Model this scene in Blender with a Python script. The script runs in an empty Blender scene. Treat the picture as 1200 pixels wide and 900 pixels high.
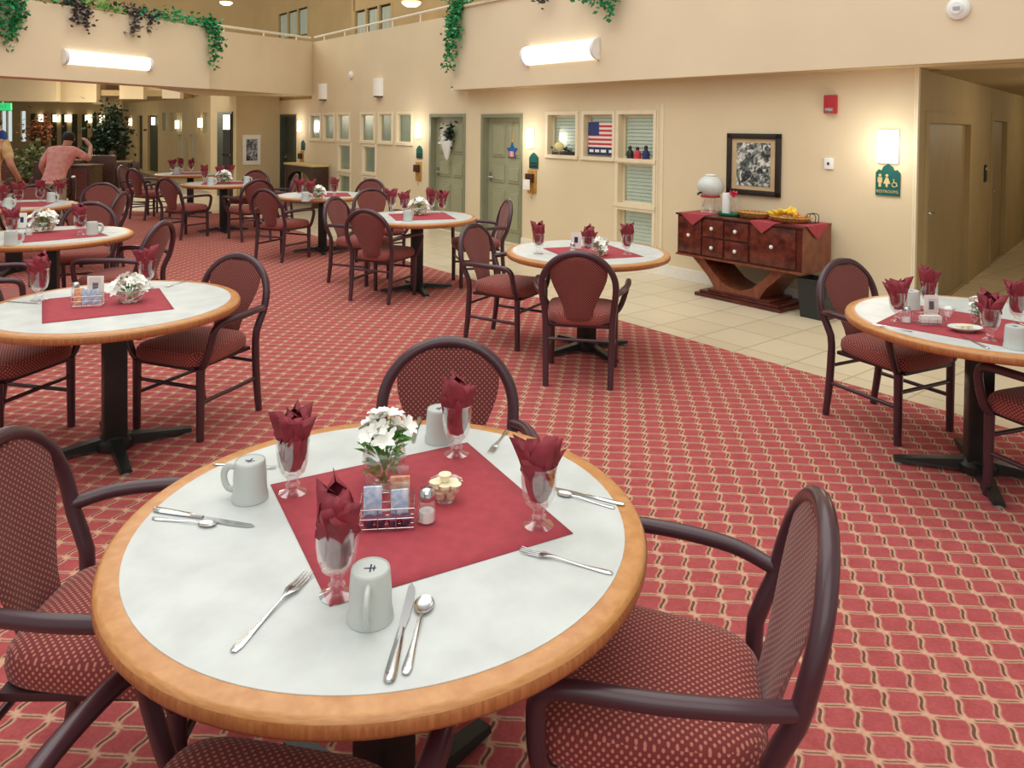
import bpy, bmesh, math, random
from mathutils import Vector, Matrix
R = random.Random(7)
PI = math.pi
COL = bpy.context.scene.collection

# ------------------------------------------------------------------ camera numbers (used for lens and for measuring)
F, PITCH, ROLL, CX, CY, CH = 887.0, .022, .010, 600.0, 168.0, 1.677
cp, sp, cr, sr = math.cos(PITCH), math.sin(PITCH), math.cos(ROLL), math.sin(ROLL)
r0 = Vector((1, 0, 0)); u0 = Vector((0, sp, cp)); FW = Vector((0, cp, -sp))
RT = cr * r0 + sr * u0; UP = -sr * r0 + cr * u0

def ray(x, y):
    return RT * ((x - CX) / F) - UP * ((y - CY) / F) + FW

def at(x, y, z=0.0):                      # measured photo point on the horizontal plane z
    d = ray(x, y); t = (z - CH) / d.z
    return Vector((0, 0, CH)) + d * t

A0 = Vector((-.641, 11.589)); AB = Vector((3.491, 6.469))
AU = (AB - A0).normalized(); AN = Vector((-AU.y, AU.x))      # along the doors' wall, and into the wall
AROT = math.atan2(AU.y, AU.x)

def onwall(x, y, p0=A0, u=AU, off=0.0):    # photo point -> (s, z) on a vertical plane
    n = Vector((-u.y, u.x)); q = p0 + n * off
    d = ray(x, y); t = (q.dot(n)) / (d.x * n.x + d.y * n.y)
    P = Vector((0, 0, CH)) + d * t
    return (Vector((P.x, P.y)) - p0).dot(u), P.z

def aw(s, d=0.0, z=0.0):                   # doors' wall coordinates -> world (d = out into the room)
    p = A0 + AU * s - AN * d
    return Vector((p.x, p.y, z))

# ------------------------------------------------------------------ materials
MATS = {}
def nt(name):
    m = bpy.data.materials.new(name); m.use_nodes = True
    n = m.node_tree; b = n.nodes['Principled BSDF']
    MATS[name] = m
    return m, n, b
def lin(c):
    return tuple(((v / 255) / 12.92 if v / 255 <= .04045 else ((v / 255 + .055) / 1.055) ** 2.4) for v in c) + (1,)
def N(n, t, **k):
    nd = n.nodes.new(t)
    for a, v in k.items():
        if a in ('operation', 'blend_type', 'data_type', 'feature', 'distance', 'wave_type', 'bands_direction', 'voronoi_dimensions', 'noise_dimensions', 'interpolation_type'):
            setattr(nd, a, v)
    return nd
def math_(n, op, a, b=None, c=None):
    nd = N(n, 'ShaderNodeMath', operation=op)
    for i, v in enumerate((a, b, c)):
        if v is None: continue
        if isinstance(v, (int, float)): nd.inputs[i].default_value = v
        else: n.links.new(v, nd.inputs[i])
    return nd.outputs[0]
def mixc(n, f, a, b):
    nd = n.nodes.new('ShaderNodeMix'); nd.data_type = 'RGBA'
    for i, v in ((0, f), (6, a), (7, b)):
        if isinstance(v, (int, float)): nd.inputs[i].default_value = v
        elif isinstance(v, tuple): nd.inputs[i].default_value = v
        else: n.links.new(v, nd.inputs[i])
    return nd.outputs[2]
def coords(n):
    return n.nodes.new('ShaderNodeTexCoord').outputs['Object']
def simple(name, rgb, rough=.6, metal=0, var=.06, scale=6, bump=0, bscale=60, spec=.5, stretch=None, rgb2=None, emit=0):
    m, n, b = nt(name)
    c = lin(rgb)
    co = coords(n)
    if stretch:
        mp = n.nodes.new('ShaderNodeMapping'); mp.inputs['Scale'].default_value = stretch
        n.links.new(co, mp.inputs[0]); co = mp.outputs[0]
    no = n.nodes.new('ShaderNodeTexNoise'); no.inputs['Scale'].default_value = scale; no.inputs['Detail'].default_value = 4
    n.links.new(co, no.inputs['Vector'])
    c2 = lin(rgb2) if rgb2 else tuple(v * (1 - var * 2) for v in c[:3]) + (1,)
    c1 = c if rgb2 else tuple(min(1, v * (1 + var)) for v in c[:3]) + (1,)
    ramp = n.nodes.new('ShaderNodeMapRange'); ramp.inputs[1].default_value = .35; ramp.inputs[2].default_value = .65
    n.links.new(no.outputs[0], ramp.inputs[0])
    n.links.new(mixc(n, ramp.outputs[0], c2, c1), b.inputs['Base Color'])
    b.inputs['Roughness'].default_value = rough; b.inputs['Metallic'].default_value = metal
    b.inputs['Specular IOR Level'].default_value = spec
    if emit:
        b.inputs['Emission Color'].default_value = c; b.inputs['Emission Strength'].default_value = emit
    if bump:
        n2 = n.nodes.new('ShaderNodeTexNoise'); n2.inputs['Scale'].default_value = bscale; n2.inputs['Detail'].default_value = 3
        n.links.new(co, n2.inputs['Vector'])
        bp = n.nodes.new('ShaderNodeBump'); bp.inputs['Strength'].default_value = bump; bp.inputs['Distance'].default_value = .004
        n.links.new(n2.outputs[0], bp.inputs['Height']); n.links.new(bp.outputs[0], b.inputs['Normal'])
    return m
def emis(name, rgb, s):
    m, n, b = nt(name)
    b.inputs['Base Color'].default_value = lin(rgb)
    b.inputs['Emission Color'].default_value = lin(rgb); b.inputs['Emission Strength'].default_value = s
    return m
def glass(name, tint=(1, 1, 1), base=.07, rough=.02):
    m = bpy.data.materials.new(name); m.use_nodes = True; n = m.node_tree; n.nodes.clear()
    o = n.nodes.new('ShaderNodeOutputMaterial'); mx = n.nodes.new('ShaderNodeMixShader')
    t = n.nodes.new('ShaderNodeBsdfTransparent'); t.inputs[0].default_value = tint + (1,)
    g = n.nodes.new('ShaderNodeBsdfGlossy'); g.inputs['Roughness'].default_value = rough; g.inputs[0].default_value = (.95, .97, .97, 1)
    lw = n.nodes.new('ShaderNodeLayerWeight'); lw.inputs[0].default_value = .35
    f = math_(n, 'MULTIPLY_ADD', lw.outputs['Facing'], .55, base)
    n.links.new(f, mx.inputs[0]); n.links.new(t.outputs[0], mx.inputs[1]); n.links.new(g.outputs[0], mx.inputs[2])
    n.links.new(mx.outputs[0], o.inputs[0]); MATS[name] = m
    return m
def fabric(name, plane, base, dot, scale=64, r=.36, rough=.85):
    m, n, b = nt(name)
    co = coords(n); sep = n.nodes.new('ShaderNodeSeparateXYZ'); n.links.new(co, sep.inputs[0])
    if plane == 'xy':        # weave follows the top, and turns with the sides of the cushion
        sn = n.nodes.new('ShaderNodeSeparateXYZ'); tc = n.nodes.new('ShaderNodeTexCoord'); n.links.new(tc.outputs['Normal'], sn.inputs[0])
        ax_ = math_(n, 'ABSOLUTE', sn.outputs[0]); ay_ = math_(n, 'ABSOLUTE', sn.outputs[1]); az_ = math_(n, 'ABSOLUTE', sn.outputs[2])
        side = math_(n, 'LESS_THAN', az_, .6); xs = math_(n, 'MULTIPLY', side, math_(n, 'GREATER_THAN', ax_, ay_))
        def mixv(f, p_, q_): return math_(n, 'ADD', math_(n, 'MULTIPLY', p_, math_(n, 'SUBTRACT', 1, f)), math_(n, 'MULTIPLY', q_, f))
        a = mixv(xs, sep.outputs[0], sep.outputs[1]); c = mixv(side, sep.outputs[1], sep.outputs[2])
    else: a, c = sep.outputs[0], sep.outputs[2]
    p = math_(n, 'MULTIPLY', math_(n, 'ADD', a, c), scale * .7071)
    q = math_(n, 'MULTIPLY', math_(n, 'SUBTRACT', a, c), scale * .7071)
    fx = math_(n, 'SUBTRACT', math_(n, 'FRACT', p), .5); fy = math_(n, 'SUBTRACT', math_(n, 'FRACT', q), .5)
    d = math_(n, 'SQRT', math_(n, 'ADD', math_(n, 'MULTIPLY', fx, fx), math_(n, 'MULTIPLY', fy, fy)))
    mr = n.nodes.new('ShaderNodeMapRange'); mr.inputs[1].default_value = r - .08; mr.inputs[2].default_value = r + .02
    mr.inputs[3].default_value = 1; mr.inputs[4].default_value = 0
    n.links.new(d, mr.inputs[0])
    n.links.new(mixc(n, mr.outputs[0], lin(base), lin(dot)), b.inputs['Base Color'])
    b.inputs['Roughness'].default_value = rough
    b.inputs['Sheen Weight'].default_value = .15
    bp = n.nodes.new('ShaderNodeBump'); bp.inputs['Strength'].default_value = .4; bp.inputs['Distance'].default_value = .002
    n.links.new(mr.outputs[0], bp.inputs['Height']); n.links.new(bp.outputs[0], b.inputs['Normal'])
    return m

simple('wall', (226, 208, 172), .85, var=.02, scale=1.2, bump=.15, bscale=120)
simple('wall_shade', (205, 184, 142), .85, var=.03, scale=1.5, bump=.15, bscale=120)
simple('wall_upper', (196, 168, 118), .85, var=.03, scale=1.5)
simple('parapet', (228, 210, 178), .8, var=.02, scale=1.0, bump=.12, bscale=150)
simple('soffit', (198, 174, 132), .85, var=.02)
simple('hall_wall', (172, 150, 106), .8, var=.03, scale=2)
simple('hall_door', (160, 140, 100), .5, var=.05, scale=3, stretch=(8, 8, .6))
simple('trim_paint', (236, 222, 190), .55, var=.02)
simple('white_paint', (240, 236, 224), .5, var=.02)
simple('rail_paint', (238, 230, 210), .4, var=.02)
simple('sage', (160, 160, 128), .5, var=.03, scale=3)
simple('sage_dark', (134, 136, 110), .5, var=.03)
simple('dark_green_door', (62, 68, 54), .5, var=.1)
simple('blind', (232, 236, 226), .6, var=.03, emit=.16)  # faint glow put into the slats to imitate backlight
simple('drape', (196, 204, 184), .8, emit=.06, var=.1, scale=4, stretch=(14, 14, .3), rgb2=(150, 160, 142))  # slight emission brightens the curtains, light put into the material
simple('dark_void', (34, 30, 24), .9, var=.1)
simple('carpet_far', (150, 140, 122), .95, var=.08, scale=40)
simple('tube', (70, 42, 50), .28, 0, var=.05, spec=.6)
simple('tube_under', (60, 30, 34), .5, 0, var=.05)
simple('black_iron', (36, 40, 38), .38, .2, var=.15, spec=.5)
simple('glide', (150, 160, 158), .4, .5)
simple('laminate', (206, 211, 207), .38, var=.05, scale=9, spec=.45)
simple('rim_wood', (204, 148, 92), .3, var=.1, scale=16, stretch=(2, 2, 18), rgb2=(190, 130, 74))
simple('rim_edge', (184, 120, 70), .35, var=.1, scale=14, stretch=(8, 8, 1), rgb2=(160, 98, 54))
simple('runner', (168, 62, 72), .85, var=.05, scale=30, bump=.2, bscale=400)
simple('napkin', (134, 36, 50), .7, var=.15, scale=25)
simple('ceramic', (226, 230, 226), .22, var=.01)
simple('mug_grey', (196, 202, 196), .3, var=.02)
simple('steel', (205, 205, 205), .18, 1, var=.03)
simple('chrome', (220, 220, 220), .12, 1, var=.02)
simple('brass', (190, 140, 70), .3, .9)
simple('cherry', (98, 42, 30), .28, var=.2, scale=5, stretch=(2, 2, 9), rgb2=(66, 26, 20))
simple('cherry_burl', (112, 50, 36), .25, var=.25, scale=14, rgb2=(64, 22, 18))
simple('cherry_light', (132, 76, 52), .28, var=.2, scale=5, stretch=(6, 2, 2), rgb2=(112, 50, 32))
simple('dark_wood', (66, 38, 26), .4, var=.2, stretch=(2, 2, 8))
simple('orange_wood', (190, 140, 70), .4, var=.15)
simple('bin_black', (40, 42, 42), .45, var=.05)
simple('leaf_green', (60, 168, 100), .5, var=.3, scale=30, rgb2=(22, 104, 60))
simple('leaf_bright', (124, 190, 82), .5, var=.3, scale=30, rgb2=(60, 130, 40))
simple('leaf_olive', (116, 124, 66), .6, var=.3, scale=20, rgb2=(70, 78, 42))
simple('leaf_purple', (70, 62, 70), .5, var=.3, scale=30, rgb2=(36, 42, 38))
simple('leaf_dark', (28, 56, 34), .5, var=.3, scale=20, rgb2=(14, 32, 20))
simple('petal_white', (248, 248, 240), .6, var=.02)
simple('petal_yellow', (240, 226, 150), .6)
simple('bark', (92, 70, 48), .8, var=.2)
simple('terracotta', (150, 92, 62), .7)
simple('white_plastic', (238, 238, 234), .35, var=.01)
simple('cream', (246, 236, 200), .4, var=.02)
simple('packet_blue', (150, 180, 216), .5, var=.15, scale=60, rgb2=(226, 232, 240))
simple('packet_orange', (222, 128, 70), .5, var=.2, scale=60, rgb2=(244, 214, 180))
simple('jam_dark', (60, 60, 96), .4, var=.3, scale=50, rgb2=(150, 60, 70))
simple('salt', (240, 240, 236), .8)
simple('water', (214, 220, 214), .2)
simple('green_plastic', (24, 120, 84), .3)
simple('pink_plastic', (226, 60, 96), .4)
simple('basket', (206, 162, 90), .7, var=.2, scale=60, rgb2=(150, 104, 52))
simple('banana', (242, 206, 60), .5, var=.08)
simple('pastry', (196, 124, 60), .6, var=.2, scale=30)
simple('plaque_green', (20, 92, 84), .4, var=.05)
simple('plaque_dark', (32, 44, 38), .4)
simple('sign_tan', (214, 190, 130), .5)
simple('alarm_red', (178, 38, 44), .35, var=.03)
simple('paper', (244, 242, 234), .7)
simple('frame_black', (44, 36, 32), .35)
simple('mat_board', (206, 178, 136), .8)
simple('star_blue', (30, 92, 160), .6)
simple('star_red', (206, 60, 70), .6)
simple('navy', (40, 50, 92), .7)
simple('skin', (206, 152, 122), .5, var=.03)
simple('pink_shirt', (232, 150, 146), .85, var=.1, scale=14, rgb2=(238, 182, 168))
simple('khaki', (176, 164, 140), .85, var=.12, scale=8, rgb2=(150, 138, 112))
simple('tan_top', (206, 160, 104), .85, var=.1, scale=12, rgb2=(228, 200, 150))
simple('blue_shirt', (32, 62, 130), .85)
simple('hair_dark', (44, 34, 30), .6, var=.3, scale=40)
simple('hair_blond', (208, 170, 108), .6, var=.2, scale=40)
simple('shoe', (50, 44, 40), .6)
emis('lamp_white', (255, 250, 238), 3.2)
emis('lamp_soft', (255, 238, 205), 3.0)
emis('fixture', (255, 250, 236), 1.6)
emis('exit_green', (40, 190, 110), 1.2)
emis('window_glow', (190, 205, 210), 1.0)
glass('glass'); glass('pane', (.9, .94, .9), .02, .25); glass('clear_plastic', (.96, .96, .96), .10, .1)
fabric('seat_fabric', 'xy', (122, 46, 44), (196, 122, 102), 80, .30)
fabric('back_fabric', 'xz', (102, 42, 40), (170, 102, 86), 80, .29)

def carpet_mat():
    m, n, b = nt('carpet')
    co = coords(n); sep = n.nodes.new('ShaderNodeSeparateXYZ'); n.links.new(co, sep.inputs[0])
    X, Y = sep.outputs[0], sep.outputs[1]
    th = math.radians(-7.4); c, s = math.cos(th), math.sin(th)
    U = math_(n, 'DIVIDE', math_(n, 'ADD', math_(n, 'MULTIPLY', X, c), math_(n, 'MULTIPLY', Y, s)), .103)
    V = math_(n, 'DIVIDE', math_(n, 'ADD', math_(n, 'MULTIPLY', X, -s), math_(n, 'MULTIPLY', Y, c)), .091)
    nz = n.nodes.new('ShaderNodeTexNoise'); nz.inputs['Scale'].default_value = 9; n.links.new(co, nz.inputs['Vector'])
    wob = math_(n, 'MULTIPLY', math_(n, 'SUBTRACT', nz.outputs[0], .5), .12)
    Uw = math_(n, 'ADD', U, math_(n, 'ADD', wob, math_(n, 'MULTIPLY', math_(n, 'SINE', math_(n, 'MULTIPLY', V, 2 * PI)), .062)))
    Vw = math_(n, 'ADD', V, math_(n, 'ADD', wob, math_(n, 'MULTIPLY', math_(n, 'SINE', math_(n, 'MULTIPLY', U, 2 * PI)), .022)))
    def tri(x):   # distance to the nearest grid line, 0..0.5
        return math_(n, 'SUBTRACT', .5, math_(n, 'ABSOLUTE', math_(n, 'SUBTRACT', math_(n, 'FRACT', x), .5)))
    def band(x, lo, hi):
        mr = n.nodes.new('ShaderNodeMapRange'); mr.interpolation_type = 'SMOOTHSTEP'
        mr.inputs[1].default_value = lo; mr.inputs[2].default_value = hi; mr.inputs[3].default_value = 1; mr.inputs[4].default_value = 0
        n.links.new(x, mr.inputs[0]); return mr.outputs[0]
    du, dv = tri(Uw), tri(Vw)
    cream = math_(n, 'MAXIMUM', band(du, .04, .155), band(dv, .03, .13))
    ddu = tri(math_(n, 'ADD', Uw, .015)); ddv = tri(math_(n, 'ADD', Vw, .01))
    mu = band(math_(n, 'ABSOLUTE', math_(n, 'SUBTRACT', math_(n, 'FRACT', V), .5)), .26, .38)
    mv = band(math_(n, 'ABSOLUTE', math_(n, 'SUBTRACT', math_(n, 'FRACT', U), .5)), .24, .38)
    dark = math_(n, 'MAXIMUM', math_(n, 'MULTIPLY', band(ddu, .03, .065), mu), math_(n, 'MULTIPLY', math_(n, 'MULTIPLY', band(ddv, .02, .05), mv), .8))
    n2 = n.nodes.new('ShaderNodeTexNoise'); n2.inputs['Scale'].default_value = 90; n2.inputs['Detail'].default_value = 3
    n.links.new(co, n2.inputs['Vector'])
    n3 = n.nodes.new('ShaderNodeTexNoise'); n3.inputs['Scale'].default_value = 14; n.links.new(co, n3.inputs['Vector'])
    mm = math_(n, 'MULTIPLY', math_(n, 'ADD', n2.outputs[0], n3.outputs[0]), .5)
    field = mixc(n, mm, lin((132, 48, 52)), lin((200, 106, 104)))
    c1 = mixc(n, math_(n, 'MULTIPLY', cream, .85), field, mixc(n, n2.outputs[0], lin((186, 140, 112)), lin((228, 194, 162))))
    c2 = mixc(n, math_(n, 'MULTIPLY', dark, .9), c1, lin((92, 58, 48)))
    n.links.new(c2, b.inputs['Base Color']); b.inputs['Roughness'].default_value = .95; b.inputs['Specular IOR Level'].default_value = .1
    bp = n.nodes.new('ShaderNodeBump'); bp.inputs['Strength'].default_value = .5; bp.inputs['Distance'].default_value = .004
    n.links.new(n2.outputs[0], bp.inputs['Height']); n.links.new(bp.outputs[0], b.inputs['Normal'])
carpet_mat()
def tile_mat():
    m, n, b = nt('tile')
    co = coords(n); mp = n.nodes.new('ShaderNodeMapping'); mp.inputs['Rotation'].default_value = (0, 0, -AROT)
    n.links.new(co, mp.inputs[0])
    br = n.nodes.new('ShaderNodeTexBrick'); br.offset = 0; br.inputs['Scale'].default_value = 1
    br.inputs['Brick Width'].default_value = .42; br.inputs['Row Height'].default_value = .42; br.inputs['Mortar Size'].default_value = .007
    br.inputs['Color1'].default_value = lin((222, 208, 178)); br.inputs['Color2'].default_value = lin((212, 196, 164)); br.inputs['Mortar'].default_value = lin((176, 160, 130))
    n.links.new(mp.outputs[0], br.inputs['Vector'])
    nz = n.nodes.new('ShaderNodeTexNoise'); nz.inputs['Scale'].default_value = 7; nz.inputs['Detail'].default_value = 5; n.links.new(co, nz.inputs['Vector'])
    mx = mixc(n, math_(n, 'MULTIPLY', nz.outputs[0], .25), br.outputs[0], lin((190, 172, 140)))
    n.links.new(mx, b.inputs['Base Color']); b.inputs['Roughness'].default_value = .32
tile_mat()
def art_mat(name, dark, mid, light, sc):
    m, n, b = nt(name); co = coords(n)
    nz = n.nodes.new('ShaderNodeTexNoise'); nz.inputs['Scale'].default_value = sc; nz.inputs['Detail'].default_value = 5; nz.inputs['Distortion'].default_value = 1.2
    n.links.new(co, nz.inputs['Vector'])
    rp = n.nodes.new('ShaderNodeValToRGB'); e = rp.color_ramp.elements
    e[0].position = .38; e[0].color = lin(dark); e[1].position = .62; e[1].color = lin(light)
    x = rp.color_ramp.elements.new(.5); x.color = lin(mid)
    n.links.new(nz.outputs[0], rp.inputs[0]); n.links.new(rp.outputs[0], b.inputs['Base Color']); b.inputs['Roughness'].default_value = .4
art_mat('art_winter', (46, 42, 42), (110, 122, 118), (232, 226, 214), 15)
art_mat('art_small', (50, 44, 54), (130, 130, 140), (190, 200, 206), 8)
def stripe_mat():
    m, n, b = nt('flag_stripes'); co = coords(n); sep = n.nodes.new('ShaderNodeSeparateXYZ'); n.links.new(co, sep.inputs[0])
    f = math_(n, 'GREATER_THAN', math_(n, 'FRACT', math_(n, 'DIVIDE', sep.outputs[2], .056)), .5)
    n.links.new(mixc(n, f, lin((200, 60, 66)), lin((240, 226, 216))), b.inputs['Base Color']); b.inputs['Roughness'].default_value = .8
stripe_mat()
def weave_mat(name, a, c):
    m, n, b = nt(name); co = coords(n); w = n.nodes.new('ShaderNodeTexChecker'); w.inputs['Scale'].default_value = 70
    w.inputs[1].default_value = lin(a); w.inputs[2].default_value = lin(c); n.links.new(co, w.inputs[0]); n.links.new(w.outputs[0], b.inputs['Base Color'])
weave_mat('canton', (40, 56, 110), (58, 76, 130))

# ------------------------------------------------------------------ mesh building
class MB:
    def __init__(self): self.v = []; self.f = []
    def add(self, vs, fs, mat=None):
        o = len(self.v)
        for p in vs:
            p = Vector(p)
            self.v.append(tuple(mat @ p) if mat else tuple(p))
        self.f += [tuple(i + o for i in f) for f in fs]; return self
    def box(self, x0, x1, y0, y1, z0, z1, mat=None, bev=0):
        if bev > 0:
            bm = bmesh.new(); bmesh.ops.create_cube(bm, size=1)
            for v in bm.verts:
                v.co = Vector(((x0 + x1) / 2 + v.co.x * (x1 - x0), (y0 + y1) / 2 + v.co.y * (y1 - y0), (z0 + z1) / 2 + v.co.z * (z1 - z0)))
            bmesh.ops.bevel(bm, geom=bm.edges[:], offset=bev, segments=2, affect='EDGES', profile=.6)
            bm.verts.index_update()
            self.add([v.co.copy() for v in bm.verts], [[v.index for v in f.verts] for f in bm.faces], mat); bm.free(); return self
        vs = [(x, y, z) for x in (x0, x1) for y in (y0, y1) for z in (z0, z1)]
        return self.add(vs, [(0, 1, 3, 2), (4, 6, 7, 5), (0, 4, 5, 1), (2, 3, 7, 6), (0, 2, 6, 4), (1, 5, 7, 3)], mat)
    def tube(self, pts, r, seg=10, closed=False, smooth=0, flat=1.0, mat=None):
        P = [Vector(p) for p in pts]
        if smooth: P = catmull(P, smooth, closed)
        n = len(P); rs = r if isinstance(r, (list, tuple)) else None
        vs = []; fs = []
        prev = None
        for i, p in enumerate(P):
            a = P[(i - 1) % n] if (closed or i > 0) else p; b = P[(i + 1) % n] if (closed or i < n - 1) else p
            t = (b - a).normalized()
            if prev is None:
                h = Vector((0, 0, 1)) if abs(t.z) < .9 else Vector((0, 1, 0))
                x = t.cross(h).normalized()
            else:
                x = (prev - t * prev.dot(t)).normalized()
            prev = x; y = t.cross(x)
            if rs: k = i / max(1, n - 1) * (len(rs) - 1); j = min(int(k), len(rs) - 2); rr = rs[j] + (rs[j + 1] - rs[j]) * (k - j)
            else: rr = r
            for s in range(seg):
                an = 2 * PI * s / seg
                vs.append(p + x * (math.cos(an) * rr) + y * (math.sin(an) * rr * flat))
        m = n if closed else n - 1
        for i in range(m):
            for s in range(seg):
                a = i * seg + s; b = i * seg + (s + 1) % seg; c = ((i + 1) % n) * seg + (s + 1) % seg; d = ((i + 1) % n) * seg + s
                fs.append((a, b, c, d))
        if not closed:
            fs.append(tuple(range(seg))[::-1]); fs.append(tuple((n - 1) * seg + s for s in range(seg)))
        return self.add(vs, fs, mat)
    def lathe(self, prof, seg=24, c=(0, 0, 0), sx=1, sy=1, mat=None, flute=0, nf=8):
        vs = []; fs = []; idx = []
        for r, z in prof:
            if r < 1e-6: idx.append([len(vs)]); vs.append((c[0], c[1], c[2] + z))
            else:
                idx.append(list(range(len(vs), len(vs) + seg)))
                for s in range(seg):
                    a = 2 * PI * s / seg; q = r * (1 + flute * math.cos(nf * a))
                    vs.append((c[0] + q * math.cos(a) * sx, c[1] + q * math.sin(a) * sy, c[2] + z))
        for i in range(len(prof) - 1):
            A, B = idx[i], idx[i + 1]
            for s in range(seg):
                t = (s + 1) % seg
                if len(A) == 1 and len(B) == 1: continue
                if len(A) == 1: fs.append((A[0], B[t], B[s]))
                elif len(B) == 1: fs.append((A[s], A[t], B[0]))
                else: fs.append((A[s], A[t], B[t], B[s]))
        return self.add(vs, fs, mat)
    def prism(self, poly, z0, z1, mat=None):       # poly in xy
        n = len(poly)
        vs = [(x, y, z0) for x, y in poly] + [(x, y, z1) for x, y in poly]
        fs = [tuple(range(n))[::-1], tuple(range(n, 2 * n))] + [(i, (i + 1) % n, n + (i + 1) % n, n + i) for i in range(n)]
        return self.add(vs, fs, mat)
    def prism_y(self, poly, y0, y1, mat=None):     # poly in xz
        n = len(poly)
        vs = [(x, y0, z) for x, z in poly] + [(x, y1, z) for x, z in poly]
        fs = [tuple(range(n)), tuple(range(n, 2 * n))[::-1]] + [(i, n + i, n + (i + 1) % n, (i + 1) % n) for i in range(n)]
        return self.add(vs, fs, mat)
    def ball(self, c, r, sx=1, sy=1, sz=1, seg=12, ring=8, mat=None):
        pr = [(0 if i in (0, ring) else r * math.sin(PI * i / ring), -r * sz * math.cos(PI * i / ring)) for i in range(ring + 1)]
        return self.lathe(pr, seg, c, sx, sy, mat)
    def build(self, name, mat, parent=None, loc=None, rotz=0, smooth=True, ang=40, solid=0):
        me = bpy.data.meshes.new(name); me.from_pydata(self.v, [], self.f); me.update()
        bm = bmesh.new(); bm.from_mesh(me)
        bmesh.ops.recalc_face_normals(bm, faces=bm.faces[:]); bm.to_mesh(me); bm.free()
        if smooth:
            me.polygons.foreach_set('use_smooth', [True] * len(me.polygons)); me.set_sharp_from_angle(angle=math.radians(ang))
        me.materials.append(MATS[mat])
        o = bpy.data.objects.new(name, me); COL.objects.link(o)
        if parent: o.parent = parent
        if loc is not None: o.location = loc
        o.rotation_euler.z = rotz
        if solid:
            md = o.modifiers.new('thickness', 'SOLIDIFY'); md.thickness = solid; md.offset = 0
        return o
def catmull(P, k, closed=False):
    n = len(P); out = []
    for i in range(n if closed else n - 1):
        p0 = P[(i - 1) % n] if (closed or i > 0) else P[0] * 2 - P[1]
        p1 = P[i]; p2 = P[(i + 1) % n]
        p3 = P[(i + 2) % n] if (closed or i + 2 < n) else p2 * 2 - p1
        for j in range(k):
            t = j / k
            out.append(.5 * ((2 * p1) + (p2 - p0) * t + (2 * p0 - 5 * p1 + 4 * p2 - p3) * t * t + (3 * p1 - p0 - 3 * p2 + p3) * t ** 3))
    if not closed: out.append(P[-1])
    return out
def tag(o, label, cat, group=None, kind=None):
    o['label'] = label; o['category'] = cat
    if group: o['group'] = group
    if kind: o['kind'] = kind
    return o
def thing(name, label, cat, loc=(0, 0, 0), rotz=0, group=None):
    o = bpy.data.objects.new(name, None); COL.objects.link(o); o.empty_display_size = .1
    o.location = loc; o.rotation_euler.z = rotz
    return tag(o, label, cat, group)
def struct(o): o['kind'] = 'structure'; return o
KIDS = {}
def dup(root, loc, rotz, label, group=None, scale=None):
    r = root.copy(); COL.objects.link(r); r.location = loc; r.rotation_euler = (0, 0, rotz); r['label'] = label
    if group: r['group'] = group
    elif 'group' in r: del r['group']
    if scale: r.scale = scale if isinstance(scale, tuple) else (scale,) * 3
    for ch in list(root.children):
        c = ch.copy(); COL.objects.link(c); c.parent = r
        for g in list(ch.children):
            d = g.copy(); COL.objects.link(d); d.parent = c
    return r
class Proto:      # first use moves the original, later uses copy it
    def __init__(s, o): s.o = o; s.used = False
    def put(s, loc, rotz, label, group=None, scale=None):
        if not s.used:
            s.used = True; o = s.o; o.location = loc; o.rotation_euler = (0, 0, rotz); o['label'] = label
            if group: o['group'] = group
            if scale: o.scale = scale if isinstance(scale, tuple) else (scale,) * 3
            return o
        return dup(s.o, loc, rotz, label, group, scale)

# ------------------------------------------------------------------ the setting
TZ = -.004                                          # tile level, the carpet lies 4 mm proud of it
b = MB(); b.prism([(-30, -3), (12, -3), (12, 40), (-30, 40)], -.1, TZ); struct(b.build('floor', 'tile', smooth=False))
cd = AU
e0 = Vector((-1.02, 9.01)); ea = e0 - cd * 6.5; eb = e0 + cd * 14
b = MB(); b.prism([(-14, -2.6), (eb.x, -2.6), (eb.x, eb.y), (ea.x, ea.y), (-7.7, 14.5), (-14, 15.4)], -.003, 0)
o = struct(b.build('carpet', 'carpet', smooth=False)); o['label'] = 'red carpet with a cream and brown lattice pattern'
b = MB(); b.prism([(-28, 17.2), (-9, 16.6), (-7.3, 18.4), (-16, 30.5), (-28, 34)], -.003, 0)
o = struct(b.build('carpet', 'carpet_far', smooth=False)); o['label'] = 'plain grey carpet of the far sitting area'

def wall_grid(mb, s0, s1, z0, z1, opens, y0=0, y1=.22):
    xs = sorted(set([s0, s1] + [v for o in opens for v in o[:2] if s0 < v < s1]))
    for a, c in zip(xs, xs[1:]):
        m = (a + c) / 2; hs = sorted([(o[2], o[3]) for o in opens if o[0] < m < o[1]])
        z = z0
        for h0, h1 in hs:
            if h0 > z: mb.box(a, c, y0, y1, z, h0)
            z = max(z, h1)
        if z < z1: mb.box(a, c, y0, y1, z, z1)
W3 = [(1.79, 2.33, 1.31, 1.84), (2.48, 2.98, 1.31, 1.84), (3.08, 3.63, 1.31, 1.84), (3.08, 3.63, .77, 1.25), (3.08, 3.63, .2, .69)]
W2 = [(-3.53, -3.04, 1.38, 1.88), (-2.83, -2.39, 1.38, 1.88), (-2.19, -1.72, 1.38, 1.88), (-3.44, -2.98, .79, 1.28), (-3.44, -2.98, .24, .69)]
W1 = [(-5.81, -5.34, 1.38, 1.88), (-5.16, -4.7, 1.38, 1.88), (-4.51, -4.03, 1.38, 1.88), (-4.47, -3.98, .79, 1.28), (-4.47, -3.98, .24, .69)]
D1 = (-1.14, -.12, 0, 1.87); D2 = (.29, 1.26, 0, 1.86); D3 = (-7.45, -6.55, 0, 1.9)
SOF = 2.225; GD = .26
b = MB()
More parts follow.
